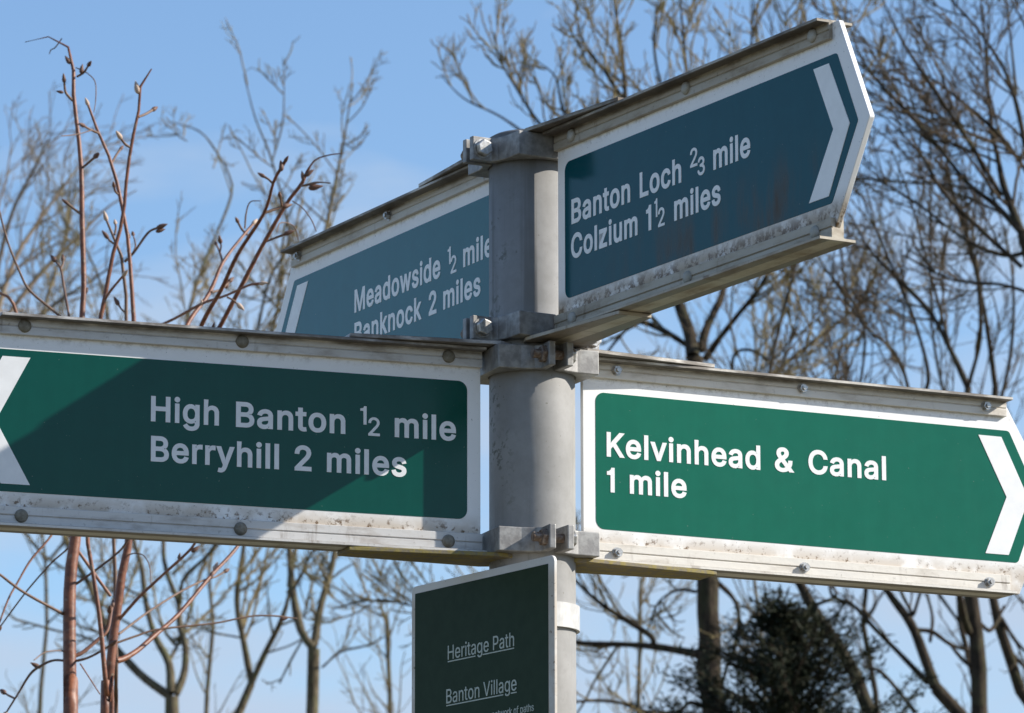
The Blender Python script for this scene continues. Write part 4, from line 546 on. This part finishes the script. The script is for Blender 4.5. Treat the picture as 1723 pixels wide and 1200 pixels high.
# --- big tree right of the pole
LVB = lambda per=8.0, ln=0.6, up=0.12: [
    dict(per_m=per, len=ln, a0=22, a1=58, bend=(0, 0, up), rmax=0.013, rmin=0.004, rf=0.55, wob=0.13, t0=0.15, lmax=1.4, maxn=26),
    dict(per_m=per * 1.6, len=ln * 0.62, a0=22, a1=58, bend=(0, 0, up), rmax=0.006, rmin=0.0028, wob=0.14, t0=0.1, lmax=0.7, maxn=13),
    dict(per_m=per * 1.7, len=ln * 0.45, a0=20, a1=55, bend=(0, 0, up), rmax=0.0038, rmin=0.002, wob=0.14, t0=0.2, lmax=0.4, maxn=8)]
traced_tree('bare_tree', 'largest bare tree, its straight dark trunk right of the pole', 21.0, [
    [(1203, 1260, 44), (1199, 1200, 38), (1192, 1126, 40), (1196, 1090, 35), (1190, 1040, 37), (1195, 1000, 32), (1190, 968, 35), (1184, 800, 31), (1176, 680, 30), (1168, 601, 28)],
    [(1166, 601, 24), (1160, 560, 20), (1143, 513, 17), (1118, 430, 14), (1090, 330, 12), (1060, 240, 10), (1052, 154, 8), (1046, 81, 6), (1033, 0, 4), (1030, -60, 2)],
    [(1180, 590, 16), (1186, 560, 14), (1201, 526, 13), (1218, 484, 12), (1225, 380, 10), (1190, 260, 8), (1160, 150, 7), (1150, 60, 5), (1143, -20, 3)],
    [(1186, 605, 12), (1210, 570, 11), (1235, 538, 10), (1294, 455, 9), (1310, 330, 7), (1280, 200, 6), (1265, 100, 5), (1268, 0, 3)],
    [(1165, 590, 13), (1151, 578, 11), (1113, 555, 10), (1071, 542, 8), (1038, 572, 6), (1010, 610, 4)],
    [(1178, 1102, 18), (1150, 1096, 15), (1099, 1088, 12), (1041, 1084, 9), (971, 1081, 8), (900, 1060, 6), (780, 1030, 5), (693, 1019, 4), (652, 1010, 3.5), (606, 1013, 3), (560, 1025, 2)],
    [(1095, 1088, 10), (1097, 1072, 10), (1048, 1040, 9), (1006, 1012, 8), (971, 979, 6), (900, 900, 4)],
    [(1172, 996, 6), (1141, 993, 5), (1108, 1014, 4), (1090, 1061, 3)], [(1204, 977, 9), (1234, 1007, 8), (1243, 1037, 8), (1238, 1084, 7), (1222, 1126, 6), (1210, 1180, 5)],
    [(1185, 1190, 9), (1160, 1182, 8), (1140, 1198, 7), (1090, 1198, 7), (1036, 1181, 6), (971, 1181, 5), (930, 1200, 3)],
    [(1118, 430, 10), (1040, 330, 8), (960, 260, 7), (907, 207, 6), (870, 150, 5), (842, 101, 4), (830, 53, 2)], [(960, 260, 6), (900, 235, 5), (840, 195, 4), (781, 166, 3), (741, 126, 1.5)],
    [(1052, 170, 6), (1010, 110, 5), (976, 60, 4), (968, 0, 2)], [(1090, 330, 7), (1000, 240, 6), (950, 190, 5), (935, 130, 3), (900, 100, 2)], [(1190, 260, 6), (1120, 160, 5), (1100, 70, 4), (1110, 0, 2)],
    [(1310, 330, 5), (1340, 200, 4), (1330, 100, 3), (1320, 20, 2)], [(1310, 330, 5), (1390, 200, 4), (1420, 60, 3), (1425, 0, 2)],
    [(1186, 740, 9), (1240, 690, 8), (1310, 622, 7), (1357, 584, 7), (1432, 526, 6), (1482, 484, 4), (1530, 420, 2)],
    [(1240, 690, 6), (1232, 620, 6), (1240, 592, 5), (1268, 590, 5), (1300, 605, 4), (1335, 560, 3), (1350, 480, 2)],
    [(1192, 960, 5), (1130, 920, 4), (1060, 930, 3)],
], M_dark, LVB(), 41, 1.3, crown_mat=M_ashtw)
# --- leaning dark trees on the right
RT = lambda per=6.0, ln=0.62: [
    dict(per_m=per, len=ln * 1.15, a0=18, a1=48, bend=(-0.04, 0, 0.05), rmax=0.011, rmin=0.0032, rf=0.5, wob=0.09, t0=0.05, lmax=1.4, maxn=30),
    dict(per_m=per * 2.0, len=ln * 0.62, a0=18, a1=50, bend=(-0.03, 0, 0.05), rmax=0.0048, rmin=0.0022, wob=0.11, t0=0.1, lmax=0.65, maxn=14),
    dict(per_m=per * 2.2, len=ln * 0.42, a0=20, a1=60, bend=(-0.02, 0, 0.03), rmax=0.0032, rmin=0.0018, wob=0.14, t0=0.15, lmax=0.4, maxn=9)]
traced_tree('bare_tree', 'dark trunk leaning left just right of the evergreen', 19.0, [
    [(1478, 1260, 26), (1462, 1200, 24), (1444, 1146, 22), (1416, 1095, 21), (1381, 1046, 19), (1358, 1006, 17), (1344, 978, 16)],
    [(1344, 978, 15), (1325, 900, 13), (1300, 800, 11), (1290, 700, 9), (1300, 600, 7), (1330, 480, 5), (1350, 400, 4)],
    [(1365, 1020, 7), (1405, 1004, 6), (1400, 980, 5), (1380, 900, 4)], [(1400, 1075, 5), (1340, 1060, 5), (1290, 1075, 4)],
    [(1325, 900, 6), (1400, 800, 6), (1440, 680, 5), (1453, 547, 5), (1394, 459, 4), (1370, 420, 2)],
], M_dark, RT(5.6), 51, 1.0, crown_mat=M_darktw)
traced_tree('bare_tree', 'dark tree with crossing leaning boughs below the sunlit sign', 21.5, [
    [(1640, 1260, 27), (1601, 1200, 24), (1574, 1157, 22)],
    [(1574, 1157, 19), (1555, 1104, 17), (1532, 1048, 15), (1490, 990, 13), (1440, 900, 10), (1410, 800, 8), (1400, 680, 6), (1420, 560, 4)],
    [(1562, 1150, 10), (1509, 1095, 9), (1472, 1058, 8), (1437, 1020, 7), (1402, 1004, 6), (1395, 980, 5), (1380, 900, 4)],
    [(1532, 1040, 8), (1533, 1030, 7), (1516, 995, 6), (1500, 940, 5)], [(1537, 1035, 7), (1548, 998, 6), (1560, 940, 5), (1524, 635, 7), (1453, 547, 5), (1394, 459, 3)],
    [(1545, 1060, 9), (1570, 1064, 8), (1600, 1085, 7), (1630, 1095, 5)], [(1565, 1080, 6), (1569, 1040, 6), (1560, 1000, 5)], [(1541, 1200, 8), (1486, 1134, 7), (1450, 1120, 4)],
    [(1524, 700, 7), (1562, 643, 8), (1541, 547, 7), (1516, 484, 6), (1480, 400, 4), (1450, 330, 3)],
], M_dark, RT(5.6), 52, 1.0, crown_mat=M_darktw)
traced_tree('bare_tree', 'upright dark double trunk at the lower right', 20.0, [
    [(1650, 1260, 30), (1648, 1200, 28), (1646, 1099, 26), (1640, 1050, 24), (1634, 1006, 22), (1626, 900, 18), (1622, 780, 15), (1629, 652, 12)],
    [(1638, 1070, 14), (1627, 1055, 13), (1615, 1005, 12), (1600, 920, 9), (1585, 800, 7), (1570, 700, 5)],
    [(1629, 652, 11), (1600, 590, 10), (1562, 522, 9), (1495, 454, 7), (1461, 417, 5), (1430, 360, 3)], [(1644, 1130, 8), (1620, 1110, 7), (1595, 1080, 6)], [(1650, 1050, 8), (1668, 1060, 7), (1690, 1020, 5)],
    [(1629, 652, 8), (1650, 560, 7), (1640, 440, 6), (1610, 340, 4), (1580, 260, 3)], [(1600, 590, 6), (1560, 440, 5), (1530, 330, 4), (1500, 250, 2)],
], M_dark, RT(5.6), 53, 1.2, crown_mat=M_darktw)
traced_tree('bare_tree', 'bare tree leaning in at the right edge behind the arrow tip', 23.0, [
    [(1745, 1260, 22), (1723, 1183, 20), (1694, 1090, 18), (1678, 1043, 16), (1669, 1004, 14), (1665, 880, 12), (1670, 760, 11), (1675, 652, 10)],
    [(1675, 652, 9), (1659, 538, 8), (1638, 442, 6), (1610, 350, 5), (1590, 250, 3), (1580, 160, 2)], [(1694, 1090, 8), (1723, 1120, 8), (1760, 1140, 6)], [(1685, 1040, 7), (1710, 1080, 7), (1740, 1110, 5)],
    [(1672, 720, 7), (1700, 600, 6), (1705, 480, 5), (1690, 380, 3)], [(1669, 1004, 6), (1690, 985, 5), (1723, 1015, 4)],
], M_dark, RT(5.6), 54, 1.2, crown_mat=M_darktw)
traced_tree('bare_tree', 'tall bare tree filling the upper right corner with sweeping boughs', 17.5, [
    [(1800, 1260, 40), (1790, 900, 34), (1770, 640, 26), (1745, 480, 20), (1720, 393, 17)],
    [(1720, 393, 13), (1690, 317, 12), (1678, 260, 10), (1670, 227, 9), (1663, 150, 6), (1657, 67, 4), (1650, -10, 2)],
    [(1717, 390, 11), (1675, 345, 10), (1627, 307, 9), (1567, 233, 8), (1480, 140, 6), (1447, 93, 4), (1425, 30, 2)],
    [(1685, 330, 9), (1633, 243, 8), (1560, 133, 7), (1523, 77, 5), (1490, 10, 3), (1475, -40, 2)], [(1735, 300, 9), (1700, 250, 8), (1667, 213, 7), (1613, 167, 6), (1560, 127, 4), (1500, 95, 2)],
    [(1720, 450, 9), (1657, 393, 8), (1587, 323, 7), (1553, 267, 5), (1513, 220, 3), (1480, 190, 2)], [(1740, 330, 11), (1723, 233, 10), (1703, 150, 8), (1680, 100, 7), (1640, 43, 5), (1607, 7, 4), (1580, -30, 2)],
    [(1740, 420, 8), (1690, 430, 7), (1620, 400, 6), (1540, 340, 4), (1470, 300, 2)], [(1710, 160, 6), (1700, 60, 4), (1690, -20, 3)], [(1745, 180, 7), (1730, 60, 5), (1700, 0, 3)],
    [(1750, 500, 8), (1690, 480, 6), (1600, 470, 5), (1520, 430, 3)],
], M_dark, RT(6.0, 0.62), 55, 1.0, crown_mat=M_darktw)

# --- fainter trees farther back: a trunk, forking limbs and a haze of fine shoots
def far_tree(x, ytop, width, Y, seed, label, mat, cm, per=4.2, lean=0.0, group='distant bare trees', nl=9, tw=1.0):
    rg = np.random.default_rng(seed); limbs = [[(x - lean * 0.2, 1270, 8 * tw), (x, 1150, 7 * tw), (x + lean * 0.3, 1050, 6.5 * tw)]]; bx, by = x + lean * 0.3, 1050
    main = [(bx, by, 6 * tw)]; H_ = by - ytop
    for j in range(1, 8): main.append((bx + lean * j / 7 + rg.normal() * 9, by - H_ * j / 7, max(1.5, (6 - 0.7 * j) * tw)))
    limbs.append(main)
    for i in range(nl):
        j = rg.integers(0, 6); sx_, sy_, sw = main[j]; d_ = (-1) ** i; ln_ = width * rg.uniform(0.5, 1.0) * (1 - 0.09 * j); L = [(sx_, sy_, sw * 0.6)]
        for q in range(1, 6): L.append((sx_ + d_ * ln_ * (q / 5) ** 0.8 + lean * 0.1 * q + rg.normal() * 5, sy_ - H_ * 0.34 * (q / 5) ** 1.15 * rg.uniform(0.8, 1.2), max(1.2, sw * 0.6 * (1 - q / 5.5))))
        limbs.append(L)
    lv = [dict(per_m=per, len=0.75, a0=20, a1=55, bend=(0, 0, 0.07), rmax=0.010, rmin=0.0036, rf=0.5, wob=0.10, t0=0.05, lmax=1.6, maxn=26),
          dict(per_m=per * 1.5, len=0.5, a0=20, a1=55, bend=(0, 0, 0.06), rmax=0.0052, rmin=0.003, wob=0.12, t0=0.05, lmax=0.9, maxn=12),
          dict(per_m=per * 1.5, len=0.36, a0=20, a1=60, bend=(0, 0, 0.05), rmax=0.004, rmin=0.0026, wob=0.14, t0=0.1, lmax=0.5, maxn=6)]
    return traced_tree('distant_tree', label, Y, limbs, mat, lv, seed, 1.5, group, cm, False)
FR = ['distant bare tree of thin twigs behind the crossing leaning boughs', 'distant bare tree of thin twigs behind the upright double trunk']
for i, (x, yt, w, Y, ln) in enumerate([(1470, 60, 180, 40.0, -60), (1640, -80, 200, 38.0, -80)]):
    far_tree(x, yt, w, Y, 90 + i, FR[i], M_dark, M_darktw, 3.2, ln, 'distant bare trees at the right', tw=1.4)
far_tree(1075, 640, 150, 39.0, 97, 'distant bare tree low between the pole and the largest trunk', M_ash, M_ashtw, 4.0, 10)
far_tree(1285, 330, 150, 41.0, 98, 'distant bare tree rising behind the evergreen', M_ash, M_ashtw, 4.0, -20)
far_tree(655, 960, 90, 40.0, 99, 'small distant bare tree beside the notice board', M_ash, M_ashtw, 3.2, -15, nl=6)
far_tree(350, 420, 150, 44.0, 100, 'distant bare tree behind the fork of the left hand trees', M_ash, M_ashtw, 3.8, 30)
far_tree(70, 330, 150, 42.0, 101, 'distant bare tree behind the reddish stems at the left edge', M_ash, M_ashtw, 4.0, 30)

# --- evergreen: drooping sprays of short needles
def evergreen():
    Y = 18.0; top = pix(1322, 1030, Y); rng = np.random.default_rng(61); H = top.z
    root = empty('evergreen_tree', (top.x, top.y, 0)); setp(root, 'dark evergreen with a pointed top at the bottom right of the pole', 'tree')
    z = np.linspace(-0.2, H, 14); c = np.stack([0.02 * np.sin(z), 0 * z, z], 1)
    V, F = tubes(c[None], np.linspace(0.13, 0.006, 14)[None], 10); bigmesh('trunk', V, F, M_dark, root)
    n = 7; B = 560; h = H * (1 - (rng.random(B) ** 1.5) * 0.72) - 0.03; d = H - h; L = (0.09 + 0.72 * d ** 0.8) * rng.uniform(0.40, 1.25, B); L = np.minimum(L, 2.2)
    az = rng.random(B) * 2 * np.pi; dr = np.stack([np.cos(az), np.sin(az), rng.uniform(0.2, 1.1, B)], 1); p = np.stack([np.zeros(B), np.zeros(B), h], 1); pts = [p]
    for j in range(n - 1):
        dr = dr + np.array([0, 0, -0.03]) + rng.normal(size=dr.shape) * 0.10; dr /= np.linalg.norm(dr, axis=1, keepdims=True); pts.append(pts[-1] + dr * (L / (n - 1))[:, None])
    P_ = np.stack(pts, 1); V, F = tubes(P_, np.linspace(1, 0.2, n)[None, :] * 0.010 * np.ones((B, 1)), 4); o = bigmesh('branches', V, F, M_dark, root); o['kind'] = 'stuff'
    K = 130000; b = rng.choice(B, K, p=L / L.sum()); t = rng.uniform(0.12, 1, K) * (n - 1); i = np.clip(t.astype(int), 0, n - 2); fr = (t - i)[:, None]
    s = P_[b, i] * (1 - fr) + P_[b, i + 1] * fr + rng.normal(size=(K, 3)) * 0.020; tan = P_[b, i + 1] - P_[b, i]; tan /= np.linalg.norm(tan, axis=1, keepdims=True)
    d = tan * 0.7 + rng.normal(size=(K, 3)) * 0.55; d /= np.linalg.norm(d, axis=1, keepdims=True); w = np.cross(d, rng.normal(size=(K, 3))); w /= np.linalg.norm(w, axis=1, keepdims=True)
    ln = rng.uniform(0.022, 0.06, K)[:, None]; wd = rng.uniform(0.0025, 0.0055, K)[:, None]
    V = np.stack([s, s + d * ln * 0.45 + w * wd, s + d * ln, s + d * ln * 0.45 - w * wd], 1).reshape(-1, 3); F = np.arange(K * 4).reshape(-1, 4)
    k = NT('evergreen_needles'); q = k.noise(5, 4); o = bigmesh('foliage', V, F, k.out(k.mix(k.map(q, 0.35, 0.65), (0.008, 0.014, 0.006), (0.032, 0.034, 0.014)), 0.7, 0, 0.2), root, smooth=False); o['kind'] = 'stuff'
evergreen()

# ------------------------------------------------------------------ young tree with reddish stems close behind the signs
kr = NT('red_bark'); n = kr.noise(60, 5, 0.65, stretch=(1, 1, 1.6)); n2 = kr.noise(170, 3)
cc = kr.mix(kr.map(n, 0.3, 0.7), (0.11, 0.037, 0.018), (0.24, 0.088, 0.040)); cc = kr.mix(kr.map(n2, 0.58, 0.70, 0, 0.6), cc, (0.24, 0.20, 0.14))
M_red = kr.out(cc, 0.48, 0, 0.45, bump=n2, bstr=0.3, bdist=0.001)
M_twig = mat_simple('twig_bark', (0.12, 0.065, 0.042), (0.20, 0.12, 0.075), 60, 0.55, 0, 0.4, 0.3, 0.001)
M_pink = mat_simple('pink_bark', (0.22, 0.10, 0.062), (0.30, 0.15, 0.095), 60, 0.5, 0, 0.4, 0.2, 0.001)
M_bud = mat_simple('bud_scales', (0.10, 0.045, 0.030), (0.20, 0.11, 0.07), 180, 0.55, 0, 0.4, 0.3, 0.001)
M_budp = mat_simple('bud_open', (0.45, 0.28, 0.20), (0.60, 0.50, 0.38), 140, 0.6, 0, 0.3, 0.3, 0.001)
def sapling():
    Y0 = 1.75; rng = np.random.default_rng(77)
    S = [  # material, kind, pixel line with widths
     ('r', 'stem', [(118, 1290, 25), (118, 1200, 24), (117, 1100, 23), (117, 1000, 21), (122, 930, 20), (127, 905, 19), (130, 850, 17), (135, 700, 13), (138, 540, 10.5), (141, 480, 9.5), (138, 370, 9), (137, 290, 8.5), (131, 220, 7.5), (124, 168, 7), (125, 130, 7), (120, 100, 5), (115, 80, 4), (108, 68, 3), (96, 63, 2.4), (70, 62, 2), (46, 66, 1.6), (42, 71, 1.2)]),
     ('r', 'stem', [(176, 1290, 18), (178, 1200, 17), (183, 1148, 17), (191, 1071, 16), (199, 1014, 15), (207, 954, 14), (217, 908, 13), (222, 800, 11), (226, 650, 9), (225, 535, 8), (222, 490, 7.5), (217, 420, 7), (211, 372, 6.5), (200, 327, 6.5), (193, 285, 6), (183, 262, 5.5), (166, 224, 5), (155, 195, 4.5), (148, 176, 4.5)]),
     ('t', 'stem', [(194, 1290, 7), (194, 1200, 7), (196, 1122, 7), (193, 1019, 6.5), (194, 954, 6.5), (191, 905, 6), (195, 800, 6), (208, 640, 6), (213, 533, 6), (208, 446, 6), (196, 413, 5), (190, 387, 4.5), (179, 370, 4)]),
     ('r', 'stem', [(186, 1290, 9), (181, 1190, 8.5), (173, 1097, 8), (169, 1050, 8), (157, 967, 7.5), (147, 905, 7), (146, 760, 7), (155, 620, 7.5), (170, 530, 8), (177, 498, 7.5), (190, 428, 7), (204, 380, 6.5), (210, 340, 6), (213, 300, 6), (217, 270, 6), (220, 247, 5.5), (226, 220, 5.5), (232, 195, 5), (235, 172, 5), (236, 150, 5), (237, 127, 4), (246, 121, 3), (255, 116, 2.4)]),
     ('p', 'branch', [(186, 1003, 6), (155, 960, 6), (119, 905, 5), (100, 840, 5), (60, 700, 5), (26, 522, 6), (0, 494, 5), (-20, 470, 4)]),
     ('t', 'branch', [(128, 600, 5), (110, 545, 5), (91, 524, 4.5), (50, 489, 4.5), (32, 455, 4), (13, 407, 3.6), (0, 359, 3.2), (-8, 320, 2.5)]),
     ('t', 'branch', [(120, 560, 5), (115, 526, 4.5), (108, 485, 4.5), (102, 452, 4.5), (93, 439, 3.5)]),
     ('t', 'branch', [(112, 1035, 6), (95, 1027, 5.5), (39, 996, 5), (0, 967, 4.5), (-30, 945, 4)]),
     ('p', 'branch', [(117, 850, 5), (85, 903, 4), (52, 942, 4), (28, 983, 3.8), (15, 1006, 3.6), (0, 1045, 3.2), (-20, 1100, 2.5)]),
     ('t', 'branch', [(120, 915, 3.5), (111, 926, 3.2), (85, 949, 3), (44, 996, 2.8), (0, 1055, 2.6)]),
     ('t', 'branch', [(110, 1112, 4.5), (92, 1111, 4), (75, 1117, 5), (52, 1133, 4.5), (30, 1168, 3.5), (10, 1200, 3)]),
     ('p', 'branch', [(122, 1106, 7), (140, 1097, 6.5), (165, 1076, 6), (181, 1060, 5), (189, 1020, 4)]),
     ('t', 'branch', [(124, 1113, 5), (145, 1108, 4.5), (168, 1097, 4), (186, 1085, 3)]),
     ('t', 'branch', [(124, 985, 5), (135, 978, 5), (160, 960, 4.5), (191, 936, 4.2), (214, 911, 4), (260, 830, 3.5)]),
     ('r', 'branch', [(196, 1112, 11), (207, 1109, 10), (232, 1094, 9.5), (258, 1071, 8.5), (301, 1033, 7.5), (354, 970, 6.5), (400, 919, 6), (440, 850, 5)]),
     ('t', 'branch', [(200, 1067, 4.5), (226, 1047, 4.2), (252, 1028, 4), (298, 999, 3.8), (339, 978, 3.5), (362, 971, 3.2), (378, 962, 3.5)]),
     ('t', 'branch', [(196, 1082, 4), (230, 1070, 3.8), (267, 1059, 3.6), (359, 1049, 3.2), (400, 1041, 3), (432, 1036, 3), (470, 1037, 3), (500, 1041, 2)]),
     ('p', 'branch', [(201, 1042, 6), (222, 1018, 5.5), (243, 996, 5.2), (280, 962, 5), (313, 932, 5), (328, 914, 4.5), (360, 860, 4)]),
     ('r', 'branch', [(219, 880, 8), (250, 760, 8), (290, 610, 8), (317, 543, 7.5), (352, 494, 7), (375, 442, 6), (408, 398, 5), (426, 377, 5)]),
     ('r', 'branch', [(235, 820, 9), (290, 660, 8.5), (342, 541, 8), (372, 488, 7.5), (400, 428, 7), (444, 359, 6), (460, 307, 5.5), (470, 288, 6), (480, 271, 6)]),
     ('r', 'branch', [(255, 760, 9), (310, 660, 8.5), (372, 546, 8), (405, 483, 7.5), (444, 409, 7), (482, 343, 6.5), (507, 310, 6.5), (516, 290, 5), (521, 281, 3.5), (532, 268, 2.8), (554, 261, 2.4), (576, 258, 1.8)]),
     ('p', 'branch', [(240, 560, 5), (290, 538, 5), (340, 511, 5), (381, 497, 4.5), (419, 480, 4.2), (438, 477, 5)]),
     ('t', 'branch', [(210, 441, 4.5), (226, 424, 4.5), (249, 392, 4.5), (266, 383, 4)]),
     ('p', 'branch', [(176, 504, 5), (188, 487, 4.5), (208, 463, 4)]),
     ('t', 'twig', [(128, 114, 2), (145, 122, 2), (160, 138, 2), (161, 168, 1.8), (158, 189, 1.5)]), ('t', 'twig', [(104, 65, 2), (93, 80, 2.2), (86, 84, 2), (83, 91, 1.6)]),
     ('t', 'twig', [(130, 129, 4), (141, 122, 4), (149, 110, 3.5)]), ('t', 'twig', [(124, 171, 5), (116, 163, 5), (110, 154, 4.5), (108, 137, 4)]), ('t', 'twig', [(139, 282, 4.5), (150, 273, 4), (160, 264, 4.5)]),
     ('t', 'twig', [(136, 360, 5), (124, 351, 4.5), (113, 342, 5)]), ('t', 'twig', [(167, 225, 4.5), (150, 217, 4), (141, 212, 4)]), ('t', 'twig', [(155, 219, 2), (130, 226, 2), (104, 229, 2)]), ('t', 'twig', [(188, 275, 4), (195, 262, 4), (203, 251, 4.5)]),
     ('t', 'twig', [(200, 328, 4), (194, 322, 4), (192, 314, 4)]), ('t', 'twig', [(233, 197, 4.5), (245, 192, 4.5), (257, 185, 5)]), ('t', 'twig', [(219, 248, 5), (210, 242, 4.5), (203, 232, 4)]), ('t', 'twig', [(193, 395, 4), (195, 384, 4), (194, 376, 3)]), ('t', 'twig', [(195, 412, 4), (186, 406, 4), (181, 400, 3.5)]),
     ('t', 'twig', [(102, 452, 4.5), (106, 444, 4), (106, 437, 3.5)]), ('t', 'twig', [(375, 443, 4.5), (370, 425, 4), (364, 411, 3.5)]), ('t', 'twig', [(370, 424, 3.5), (372, 415, 3), (371, 408, 3)]), ('t', 'twig', [(446, 358, 5), (460, 353, 5), (477, 348, 4.5)]), ('t', 'twig', [(475, 349, 4), (473, 340, 4), (471, 330, 4)]),
     ('t', 'twig', [(447, 407, 3.5), (462, 401, 4), (480, 394, 4.5)]), ('t', 'twig', [(492, 338, 2), (510, 351, 2), (524, 370, 2), (532, 389, 2)]), ('t', 'twig', [(466, 390, 2), (472, 375, 2), (494, 380, 2), (502, 403, 2)]), ('t', 'twig', [(417, 396, 4), (407, 386, 4), (400, 373, 4)]), ('t', 'twig', [(412, 385, 3), (414, 360, 3), (421, 340, 2.2), (438, 338, 1.6)]),
     ('t', 'twig', [(505, 313, 4), (518, 311, 5), (529, 308, 5), (542, 307, 2.2), (556, 308, 2)]), ('t', 'twig', [(459, 309, 4), (452, 302, 4), (444, 297, 4.5)]), ('t', 'twig', [(406, 482, 4), (416, 470, 3.5), (420, 455, 3)]), ('t', 'twig', [(356, 492, 5), (372, 487, 4), (386, 474, 4)]), ('t', 'twig', [(382, 500, 3.5), (392, 505, 3.2), (400, 512, 3)]),
     ('t', 'twig', [(222, 428, 3), (228, 414, 3), (224, 395, 2.5)]), ('t', 'twig', [(212, 528, 3), (204, 520, 3), (199, 512, 4)]), ('t', 'twig', [(212, 935, 3), (228, 931, 2.2), (243, 936, 2), (252, 955, 1.8), (254, 985, 1.5)]), ('t', 'twig', [(110, 1096, 2.5), (95, 1095, 2.5), (75, 1098, 2.4), (57, 1111, 2)]),
     ('p', 'twig', [(135, 1117, 2.5), (150, 1140, 2.2), (168, 1168, 2)]), ('t', 'twig', [(170, 1060, 3), (180, 1052, 3), (184, 1030, 3)]), ('t', 'twig', [(345, 977, 3), (356, 968, 3.5), (361, 958, 3)]), ('t', 'twig', [(24, 1175, 4), (14, 1170, 4), (8, 1166, 3)]),
    ]
    base = pix(150, 1200, Y0); root = empty('young_tree', (base.x, base.y, 0)); off = Vector((base.x, base.y, 0))
    setp(root, 'young budding tree with reddish stems close behind the left sign', 'tree')
    flat = []; mats = dict(r=M_red, t=M_twig, p=M_pink); ends = []
    for li, (mt, kd, L) in enumerate(S):
        x0, y0 = L[0][:2]
        if kd == 'stem': dep = (0.0, 0.10, 0.22, -0.08)[li]; sl = rng.uniform(-0.05, 0.05)
        else:
            b = min(flat, key=lambda q: (q[0] - x0) ** 2 + (q[1] - y0) ** 2); dep = b[2]; sl = rng.uniform(-1, 1) * (0.35 if kd == 'branch' else 0.5)
        run = 0; P_ = []; R_ = []
        for i, (x, y, w) in enumerate(L):
            if i: run += math.hypot(x - L[i - 1][0], y - L[i - 1][1])
            dd = dep + sl * run / 400
            p = pix(x, y, Y0 + dd) - off; P_.append(tuple(p)); R_.append(w * 0.5 * (Y0 + dd - CAMY) / FPX); flat.append((x, y, dd))
            if i:
                for s in (0.3, 0.6): flat.append((L[i - 1][0] * (1 - s) + x * s, L[i - 1][1] * (1 - s) + y * s, dd))
        if kd == 'stem':
            p = P_[0]; P_ = [(0.02 * li - 0.02, 0.03 * li, -0.1), (p[0] * 0.6, p[1], p[2] * 0.5)] + P_; R_ = [R_[0] * 1.5, R_[0] * 1.2] + R_
        a, b = resample(P_, R_, max(10, 5 * len(L))); b = b * (1 + 0.025 * np.sin(np.arange(len(b)) * 0.9 + li))
        V, F = tubes(a[None], b[None], 12 if kd == 'stem' else 8); o = bigmesh(kd, V, F, mats[mt], root)
        ends.append((a[-1], a[-1] - a[-3], b[-1], kd, li))
    # buds: pointed, scaly, one mesh shared
    prof = [(0.12, 0.0), (0.30, 0.12), (0.40, 0.32), (0.36, 0.52), (0.24, 0.74), (0.10, 0.92), (0.02, 1.0)]
    v, f = lathe([(r * 0.55, h) for r, h in prof], 8, lambda x, y, h: (x * (1 + 0.12 * math.sin(9 * h)), y, h))
    bud = bpy.data.meshes.new('bud'); bud.from_pydata(v, [], f); bud.polygons.foreach_set('use_smooth', [True] * len(bud.polygons)); bud.materials.append(M_bud)
    budp = bud.copy(); budp.materials.clear(); budp.materials.append(M_budp)
    def put(p, d, size, pale=False):
        o = bpy.data.objects.new('bud', budp if pale else bud); COL.objects.link(o); o.parent = root; o.location = Vector(p)
        q = Vector(d).to_track_quat('Z', 'Y'); o.rotation_euler = q.to_euler(); s = size; o.scale = (s, s, s)
    px = (Y0 - CAMY) / FPX
    for (p, d, r, kd, li) in ends:
        d = Vector(d).normalized()
        if li in (0, 3, 20): continue                           # ends in a thin broken tip
        if r / px > 1.2: put(Vector(p) - d * 3 * px, d, rng.uniform(15, 22) * px, li in (1, 18) or rng.random() < 0.15)
    for (x, y, ax, ay, sz, pale) in [(233, 152, -0.25, 1, 24, True), (136, 118, 0.15, 1, 18, False), (118, 102, -0.6, 1, 18, False), (107, 150, -1, 0.2, 14, False), (513, 291, 0.9, 0.7, 20, False), (511, 298, -0.2, 1, 18, False), (519, 311, 1, 0.15, 26, False),
                                     (474, 282, -0.1, 1, 20, False), (68, 1118, -0.8, 0.4, 20, False), (470, 1037, 1, 0.25, 18, False), (322, 923, 0.8, 0.6, 18, False), (354, 968, 0.3, 1, 16, False), (262, 384, 1, 0.3, 18, False), (145, 488, 0.2, 1, 12, False),
                                     (380, 480, 0.2, 1, 18, False), (357, 548, 0.3, 0.8, 14, False), (300, 935, 0.3, 1, 12, False), (340, 508, -0.1, 1, 12, True), (218, 395, -0.2, 1, 12, False)]:
        b = min(flat, key=lambda q: (q[0] - x) ** 2 + (q[1] - y) ** 2); p = pix(x, y + 6, Y0 + b[2]) - off
        put(p, (ax, rng.uniform(-0.3, 0.1), ay), sz * px, pale)
sapling()
